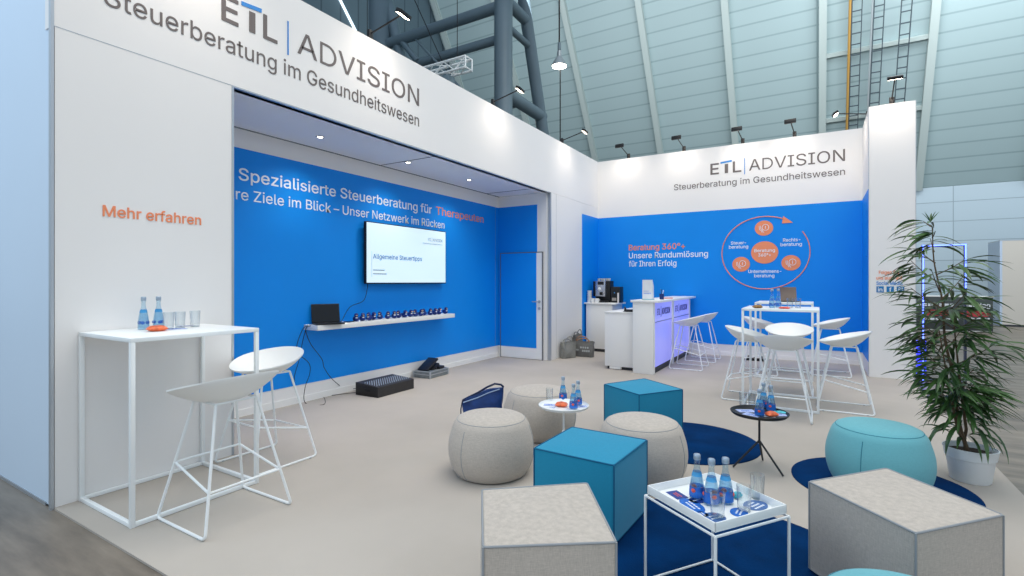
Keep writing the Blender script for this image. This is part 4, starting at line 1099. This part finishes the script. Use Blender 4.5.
for A, B in zip(rings, rings[1:]):
    for i in range(nx): q.bm.faces.new((A[i], A[(i+1) % nx], B[(i+1) % nx], B[i]))
q.build('bag_body', navy, nb)
pts = [(-0.20, -0.01, 0.235), (-0.14, -0.02, 0.27), (-0.05, -0.025, 0.315), (0.04, -0.025, 0.37), (0.12, -0.02, 0.405), (0.18, -0.01, 0.395), (0.205, 0, 0.37)]
MB().tube(pts, 0.010, 8).build('strap', mat('strap_navy', (18, 34, 70), 0.35), nb)
MB().tube([(-0.20, -0.01, 0.235), (-0.215, -0.03, 0.15), (-0.21, -0.04, 0.06)], 0.006, 6).build('strap', mat('strap_navy', (18, 34, 70)), nb)
MB().tube([(-0.19, -0.035, 0.22), (-0.05, -0.045, 0.27), (0.06, -0.045, 0.32), (0.17, -0.03, 0.355)], 0.006, 6).build('zip_line', mat('zip_silver', (150, 170, 200), 0.3, 0.5), nb)

# ================================================================== LED FRAME, PLANT, FAR COUNTER, PARTITION
led = empty('light_frame', (1.52, 9.2, 0), 'tall rectangular glowing blue-white light frame standing behind the plant', 'light frame')
led_m = mat('led_blue', (150, 175, 255), 0.4, emit=(84, 108, 255), emit_s=4.0)
hh = 1.905
fm = MB().box(-0.242, -0.218, 0, 0.06, 0, hh).box(0.218, 0.242, 0, 0.06, 0, hh).box(-0.242, 0.242, 0, 0.06, hh, hh+0.022)
fm.box(-0.245, 0.245, 0, 0.12, 0, 0.02); fm.build('frame', mat('frame_dark', (60, 66, 84), 0.4, 0.3), led, smooth=False)
q = MB().box(-0.238, -0.222, -0.012, 0.0, 0.0, hh+0.022).box(0.222, 0.238, -0.012, 0, 1.32, hh+0.022).box(-0.238, 0.238, -0.012, 0, hh+0.006, hh+0.022)
q.build('light_strip', led_m, led, smooth=False)
MB().box(-0.30, -0.19, 0.03, 0.12, 0.0, 0.56).build('base_box', mat('base_blue_glow', (70, 80, 220), 0.4, emit=(50, 50, 255), emit_s=1.6), led, smooth=False)  # emission added to the box to throw a blue glow on the floor

# plant
PX, PY = 0.93, 4.76
pt = empty('potted_plant', (PX, PY, 0), 'tall narrow-leaved green plant in a white pot at the right edge of the carpet', 'plant')
MB().lathe([(0, 0), (0.108, 0), (0.114, 0.006), (0.134, 0.155), (0.138, 0.162), (0.142, 0.165), (0.152, 0.225), (0.155, 0.232), (0.147, 0.235), (0.140, 0.222), (0.132, 0.19), (0, 0.19)], 48).build('pot', mat('pot_white', (238, 240, 240), 0.35), pt)
MB().lathe([(0, 0.205), (0.06, 0.207), (0.135, 0.198), (0.134, 0.192), (0, 0.192)], 30).build('soil', mat('soil', (58, 44, 34), 0.95, noise=(60, 0.5)), pt)
rp = random.Random(11)
Rv = Vector((math.cos(YAW), math.sin(YAW), 0)); Fv = Vector((-math.sin(YAW), math.cos(YAW), 0))
def stempt(z, k_):
    u = max(0, (z-0.2)/1.6)
    return Rv*(-0.02-0.26*u**0.8+(0.05*k_ if z > 0.3 else 0.02*k_))*1.0+Fv*(0.03*k_)+Vector((0, 0, z))
bark = mat('bark', (104, 86, 66), 0.85, noise=(30, 0.25))
tr_ = MB()
tr_.tube([stempt(z/100, 0)+Vector((0.008*math.sin(z/9), 0, 0)) for z in range(19, 184, 8)], 0.013, 8, r2=0.003)
tr_.tube([stempt(z/100, 1)*1.0+Rv*(0.05*(z-19)/100) for z in range(19, 130, 8)], 0.011, 8, r2=0.003)
tr_.tube([stempt(z/100, -1)-Rv*(0.02*(z-19)/100) for z in range(19, 110, 8)], 0.010, 8, r2=0.003)
fol = MB()
def leaf(p, d, ln, wd, droop):
    d = d.normalized(); pos = p.copy(); pts_ = [pos.copy()]; dirs = [d.copy()]
    n_ = 7
    for i in range(n_):
        d = (d+Vector((0, 0, -droop*(0.5+i*0.22)/n_*2))).normalized(); pos = pos+d*ln/n_; pts_.append(pos.copy()); dirs.append(d.copy())
    ws = [0.12, 0.55, 0.9, 1.0, 0.92, 0.72, 0.42, 0.03]
    prev = None
    tw = rp.uniform(-0.5, 0.5)
    for i, (a_, dd) in enumerate(zip(pts_, dirs)):
        s_ = dd.cross(Vector((0, 0, 1)))
        if s_.length < 0.05: s_ = dd.orthogonal()
        s_.normalize(); up_ = s_.cross(dd).normalized(); s_ = (s_*math.cos(tw)+up_*math.sin(tw)); up_ = s_.cross(dd)
        w_ = wd*ws[i]/2
        row = [fol.bm.verts.new(a_-s_*w_+up_*w_*0.35), fol.bm.verts.new(a_), fol.bm.verts.new(a_+s_*w_+up_*w_*0.35)]
        if prev:
            fol.bm.faces.new((prev[0], prev[1], row[1], row[0])); fol.bm.faces.new((prev[1], prev[2], row[2], row[1]))
        prev = row
nl = 0
def branch(z0, az, ln, rise, nleaf, k_):
    global nl
    b_ = stempt(z0, k_) if k_ == 0 else stempt(z0, k_)+Rv*((0.05 if k_ > 0 else -0.02)*(z0-0.19))
    d = Vector((math.cos(az), math.sin(az), rise)).normalized(); pts_ = [b_]
    for i in range(6): d = (d+Vector((0, 0, 0.05))).normalized(); pts_.append(pts_[-1]+d*ln/6)
    tr_.tube(pts_, 0.0045, 5, r2=0.002)
    for i in range(nleaf):
        u = 0.25+0.75*i/max(1, nleaf-1); f_ = u*6; j = min(5, int(f_)); p = pts_[j].lerp(pts_[j+1], f_-j)
        a2 = az+rp.uniform(-1.5, 1.5); el = rp.uniform(-0.35, 0.35)
        dl = Vector((math.cos(a2), math.sin(a2), el))
        leaf(p, dl, rp.uniform(0.18, 0.30), rp.uniform(0.021, 0.031), rp.uniform(0.12, 0.48)); nl += 1
az = 0.3
zs = [1.80, 1.72, 1.62, 1.54, 1.46, 1.40, 1.34, 1.28, 1.22, 1.17, 1.12, 1.07, 1.02, 0.98, 0.94, 0.90, 0.86, 0.82, 0.78, 0.74, 0.70, 0.66, 0.62, 0.58, 0.54, 0.50, 0.46]
for i, z in enumerate(zs):
    az += 2.4; kk = 0 if z > 1.2 else (i % 3)-1
    kk = 0 if (kk == -1 and z > 1.05) else kk
    ln = 0.06 if z > 1.7 else min(0.27, 0.10+0.30*(1.85-z)) if z > 1.2 else (0.25 if z > 0.75 else 0.17)
    branch(z, az+rp.uniform(-0.4, 0.4), ln*rp.uniform(0.8, 1.2), rp.uniform(0.3, 0.8), int(8 if z > 1.5 else 15), kk)
for z in (1.15, 0.95, 0.8, 0.68, 0.58, 0.48):
    for q_ in range(2): branch(z, rp.uniform(0, 6.28), 0.17, rp.uniform(0.1, 0.9), 14, rp.choice((-1, 0, 1)))
top = stempt(1.83, 0)
for i in range(5): leaf(top, Vector((math.cos(i*1.3), math.sin(i*1.3), 1.6)), 0.09, 0.014, 0.1)
# a few low hanging leaves over the pot
for i in range(75):
    a_ = rp.uniform(0, 6.28); zz_ = rp.uniform(0.28, 0.64); leaf(Vector((0.05*math.cos(a_)-0.04, 0.05*math.sin(a_), zz_)), Vector((math.cos(a_), math.sin(a_), rp.uniform(-0.1, 0.7))), rp.uniform(0.18, 0.26), 0.026, rp.uniform(0.4, 1.0))
for a_ in (-2.3, -1.4, -0.9, -2.9): leaf(Vector((0.06*math.cos(a_), 0.06*math.sin(a_), 0.40)), Vector((math.cos(a_), math.sin(a_), 0.1)), 0.31, 0.034, 1.3)
tr_.build('stem', bark, pt)
lm = bpy.data.materials.new('leaf_green'); lm.use_nodes = True; nt = lm.node_tree; b_ = nt.nodes['Principled BSDF']
b_.inputs['Roughness'].default_value = 0.38
g_ = nt.nodes.new('ShaderNodeTexNoise'); g_.inputs['Scale'].default_value = 5; cr = nt.nodes.new('ShaderNodeValToRGB')
cr.color_ramp.elements[0].position = 0.3; cr.color_ramp.elements[1].position = 0.7
cr.color_ramp.elements[0].color = (*lin((34, 66, 34)), 1); cr.color_ramp.elements[1].color = (*lin((82, 118, 58)), 1)
tcx = nt.nodes.new('ShaderNodeTexCoord'); nt.links.new(tcx.outputs['Object'], g_.inputs['Vector'])
nt.links.new(g_.outputs['Fac'], cr.inputs[0]); nt.links.new(cr.outputs[0], b_.inputs['Base Color'])
fol.build('foliage', lm, pt, norm=False)

# far counter with a printed front, in the aisle beyond
fc = empty('aisle_counter', (3.24, 18.85, 0), 'dark low counter with white and red printed front in the aisle behind the plant', 'counter')
q = MB().box(-1.15, 0.92, 0, 0.5, 0.02, 0.97, bev=0.004); q.build('front', mat('counter_olive', (74, 80, 80), 0.5), fc)
MB().box(-1.17, 0.94, -0.01, 0.52, 0.97, 1.0, bev=0.003).build('top', white_lam, fc)
MB().box(-1.1, 0.9, -0.003, 0.0, 0.0, 0.03).build('edge', white_lam, fc, smooth=False)
q = MB(); rf = random.Random(4)
for (x0, x1, z0, z1) in ((-0.75, 0.1, 0.70, 0.78), (0.32, 0.62, 0.70, 0.76), (-0.6, 0.2, 0.3, 0.36), (0.35, 0.85, 0.36, 0.40)):
    x = x0
    while x < x1: w_ = rf.uniform(0.05, 0.1); q.box(x, min(x+w_, x1), -0.006, 0, z0, z1); x += w_+0.025
q.build('print', txt_white, fc, smooth=False)
write('lag', 'y', 0.0, 0.66, 0.86, 0.69, 0.12, txt_white, fc, 'lettering', bold=0.03, th=0.006)
q = MB()
pts_ = [(0.20, 0.50), (0.35, 0.60), (0.80, 0.585), (0.90, 0.50), (0.80, 0.43), (0.35, 0.42)]
for off in (0.0, -0.85):
    V0 = [q.bm.verts.new((x+off, -0.003, z)) for x, z in pts_]; V1 = [q.bm.verts.new((x+off, -0.007, z)) for x, z in pts_]
    q.bm.faces.new(V0); q.bm.faces.new(V1)
    for i in range(6): q.bm.faces.new((V0[i], V0[(i+1) % 6], V1[(i+1) % 6], V1[i]))
q.build('print', mat('print_red', (200, 70, 78), 0.5), fc, smooth=False)

pw_ = empty('exhibition_partition', (7.53, 22.6, 0), 'beige-white partition block of another stand at the right edge', 'partition')
MB().box(-2.5, 4.0, -0.8, -0.74, 0, 2.70).build('front_panel', mat('partition_beige', (214, 208, 198), 0.6), pw_, smooth=False)
MB().box(-2.56, -2.5, -0.8, 0.5, 0, 2.70).build('side_panel', mat('partition_lit_side', (196, 212, 232), 0.5), pw_, smooth=False)  # bluish light falling on this side is put into its colour
MB().box(-2.56, 4.0, -0.815, -0.8, 0, 0.05).build('foot_rail', mat('plinth_dark', (52, 54, 60)), pw_, smooth=False)
MB().box(-2.56, 4.0, -0.80, 0.5, 2.70, 2.73).build('top_rail', alu, pw_, smooth=False)

# ================================================================== ARM SPOT LAMPS ON THE WALLS
head_m = mat('lamp_black', (30, 30, 32), 0.4)
lamp_em = mat('lamp_tube', (255, 244, 225), 0.3, emit=(255, 240, 215), emit_s=16)
def arm_lamp(base, dirx, diry, reach, rise, label, tilt=28, power=15, w=0.09):
    t = empty('arm_spotlight', base, label, 'lamp', 'arm spotlights on the wall tops', math.atan2(diry, dirx))
    MB().box(-0.02, 0.02, -0.03, 0.03, -0.03, 0.10, bev=0.004).build('clamp', head_m, t)
    MB().tube([(0, 0, 0.06), (reach, 0, rise)], 0.009, 6).build('arm', head_m, t)
    MB().box(-0.02, 0.05, -w, w, -0.012, 0.028, bev=0.004, M=Matrix.Translation((reach, 0, rise)) @ Matrix.Rotation(R(tilt), 4, 'Y')).build('head', head_m, t)
    MB().box(-0.012, 0.042, -w*0.9, w*0.9, -0.016, -0.0125, M=Matrix.Translation((reach, 0, rise)) @ Matrix.Rotation(R(tilt), 4, 'Y')).build('lamp_glass', lamp_em, t)
    bx_, by_, bz_ = base
    p = (bx_+dirx*reach, by_+diry*reach, bz_+rise-0.04)
    sp('arm_spotlight_beam', p, (bx_+dirx*0.02, by_+diry*0.02, bz_-0.9), power, (1, 0.88, 0.76), 130, 1.0, 0.16)
    return t
for x, lb in ((-3.40, 'leftmost of the four on the back wall, near the corner'), (-2.27, 'second from the corner on the back wall'), (-1.20, 'third from the corner on the back wall, above the logo'), (-0.35, 'fourth from the corner, above the end of the logo')):
    arm_lamp((x, YB+0.03, 4.0), -0.12, -1, 0.42, 0.19, 'small black arm spotlight, '+lb, tilt=80)
arm_lamp((XW-0.03, 8.62, 4.0), 1, 0.12, 0.42, 0.18, 'glowing arm spotlight on the long white wall, nearest the back corner')
arm_lamp((XW-0.03, 6.25, 4.0), 1, 0.12, 0.42, 0.18, 'glowing arm spotlight on the long white wall, before the grey steel column')
arm_lamp((XW-0.03, 3.85, 4.0), 1, 0.12, 0.42, 0.18, 'bright arm spotlight on the long white wall, above the logo')
arm_lamp((XW-0.03, 2.0, 4.0), 1, 0.0, 0.42, 0.18, 'arm spotlight above the start of the lettering on the long white wall')
arm_lamp((0.68, 9.75, 4.0), -1, -0.12, 0.42, 0.12, 'glowing arm spotlight sticking out left of the white column')
arm_lamp((0.93, 9.19, 4.0), 0, -1, 0.36, 0.26, 'arm spotlight on top of the white column', power=20)

# ================================================================== HALL STEEL, TRUSS, PENDANTS, LADDERS
tw = empty('steel_tower', (-6.9, 11.0, 0), 'dark grey tubular steel roof support rising behind the long white wall', 'steel column')
MB().tube([(0, 0, 0), (0, 0, 15)], 0.235, 24).build('column', steel_m, tw)
MB().tube([(0, 3.27, 2.5), (0, 2.07, 6.12), (0, 1.2, 8.67), (0, -0.1, 12.6)], 0.17, 20).build('leaning_column', steel_m, tw)
for z, y1, r_ in ((8.68, 1.25, 0.15), (6.28, 2.15, 0.17), (5.62, 2.15, 0.12), (8.05, 1.3, 0.09), (11.0, 0.5, 0.12)):
    MB().tube([(0, 0, z), (0, y1, z-0.05)], r_, 16).build('brace', steel_m, tw)
MB().tube([(-8, 0, 8.5), (0, 0, 8.5)], 0.15, 16).build('cross_tube', steel_m, tw)
MB().tube([(-8, 0.1, 7.72), (0, 0.1, 7.72)], 0.12, 16).build('cross_tube', steel_m, tw)
MB().tube([(-3.55, 0, 8.5), (-2.9, 0, 7.72)], 0.09, 12).build('diagonal', steel_m, tw)
MB().tube([(-8, 1.2, 5.7), (0, 0.9, 6.3)], 0.11, 12).build('cross_tube', steel_m, tw)
MB().tube([(-3.4, 0.1, 6.3), (0, 0, 5.6)], 0.05, 8).tube([(-3.0, 0, 8.4), (-0.2, 0, 5.4)], 0.035, 8).build('tie_rod', steel_m, tw)
MB().tube([(-4.35, 0.0, 0), (-4.35, 0, 15)], 0.36, 24).build('column', steel_m, tw)
MB().tube([(-4.2, 0.1, 10.0), (-2.9, 0.1, 5.5)], 0.16, 14).build('diagonal', steel_m, tw)

# skylight strips in the gable cladding
sk_m = mat('skylight', (225, 238, 245), 0.3, emit=(225, 240, 248), emit_s=1.3)
for y0, z0, y1, z1 in ((13.0, 12.9, 14.5, 11.2), (19.6, 15.8, 20.8, 14.5), (8.5, 11.5, 9.9, 10.2)):
    o = MB().tube([(-15.95, y0, z0), (-15.95, y1, z1)], 0.07, 4).build('window_strip', sk_m, wall_g, smooth=False)
# flying lighting truss
trs = empty('lighting_truss', (-6.25, 8.6, 5.98), 'white lattice lighting truss hanging above the long white wall', 'truss')
q = MB(); ln = 5.2; s_ = 0.115
ch = [(-s_, -s_), (s_, -s_), (s_, s_), (-s_, s_)]
for y, z in ch: MB().tube([(-ln, y, z), (0, y, z)], 0.026, 8).build('chord', white_pl, trs)
n_ = 18
for i in range(n_):
    x0, x1 = -ln*i/n_, -ln*(i+1)/n_
    for a_ in range(4):
        (y0, z0), (y1, z1) = ch[a_], ch[(a_+1) % 4]
        if i % 2: (y0, z0), (y1, z1) = (y1, z1), (y0, z0)
        q.tube([(x0, y0, z0), (x1, y1, z1)], 0.012, 5)
for x in (0, -ln): 
    for a_ in range(4): q.tube([(x, *ch[a_]), (x, *ch[(a_+1) % 4])], 0.016, 5)
q.build('lattice', white_pl, trs)
MB().box(-0.75, -0.45, -0.12, 0.12, -0.42, -0.16, bev=0.02).build('hoist', steel_m, trs)
for x in (-0.3, -3.0):
    MB().tube([(x, 0, 0.14), (x, 0, 7)], 0.008, 5).build('suspension_cable', cable_m, trs)
# black wires crossing
def wire(a_, b_, label): tag(MB().tube([a_, b_], 0.012, 5).build('steel_wire', cable_m), label, 'wire')
wire((-10.6, 9.9, 12.0), (-7.3, 10.2, 5.2), 'thin dark stay wire running down in front of the grey steel column')

def pendant(loc, label, top=13.5, size=0.18, down=None):
    t = empty('pendant_lamp', loc, label, 'lamp', 'hall pendant lamps')
    MB().lathe([(size*0.95, 0), (size, 0.01), (size*0.93, 0.05), (size*0.45, 0.20), (size*0.30, 0.23), (size*0.28, 0.36), (0, 0.38)], 28).build('shade', mat('shade_grey', (150, 160, 165), 0.35, 0.4), t)
    MB().lathe([(0, 0.005), (size*0.93, 0.005), (size*0.93, -0.01), (0, -0.03)], 28).build('diffuser', mat('pendant_em', (255, 248, 238), 0.3, emit=(255, 246, 232), emit_s=12), t)
    MB().tube([(0, 0, 0.38), (0, 0, 0.55)], size*0.22, 10).build('ballast', steel_m, t)
    MB().tube([(0, 0, 0.55), (0, 0, top-loc[2])], 0.018, 6).build('suspension_cable', cable_m, t)
    if down: MB().tube([(0, 0.05, 0), (0.0, 0.05, -down)], 0.014, 6).build('hanging_cable', cable_m, t)
    return t
pendant((-5.24, 10.85, 6.52), 'glowing bell-shaped pendant lamp with a cable, between the steel column and the back corner', down=3.0)
pendant((-9.1, 14.2, 6.6), 'small glowing pendant lamp seen between the steel columns', 15, 0.17)

# cable ladders climbing the roof
lad_m = mat('ladder_steel', (84, 98, 106), 0.5, 0.3); yel = mat('pipe_yellow', (186, 146, 78), 0.5)
Mroof = Matrix.Translation((0, 25, 5.03)) @ Matrix.Rotation(PI-math.atan2(SL, 1), 4, 'X')
for i, (x, s0, lb) in enumerate(((1.16, 1.0, 'cable ladder on the sloping hall roof beside a yellow pipe'), (1.78, 1.0, 'middle of the three cable ladders on the sloping hall roof'), (2.52, 1.0, 'cable ladder on the sloping hall roof nearest the right rib'))):
    t = empty('cable_ladder', (0, 0, 0), lb, 'cable ladder', 'cable ladders on the hall roof')
    t.matrix_world = Matrix.Translation((x, 25, 5.03)) @ Matrix.Rotation(PI-math.atan2(SL, 1), 4, 'X')
    q = MB()
    for sx in (-0.14, 0.14): q.box(sx-0.014, sx+0.014, s0, 14, 0.42, 0.50)
    q.build('side_rails', lad_m, t, smooth=False)
    s_ = s0+0.2; rg = MB().box(-0.14, 0.14, -0.018, 0.018, 0.44, 0.48).build('rung', lad_m, t, smooth=False); rg.location = (0, s_, 0); s_ += 0.36
    while s_ < 13: dup(rg, (0, s_, 0), parent=t); s_ += 0.36
    if i == 0: MB().tube([(-0.20, s0, 0.46), (-0.20, 14, 0.46)], 0.045, 8).build('pipe', yel, t)
    if i == 1: MB().tube([(-0.19, s0, 0.46), (-0.19, 14, 0.46)], 0.03, 8).build('pipe', mat('pipe_light', (170, 180, 184), 0.5), t)
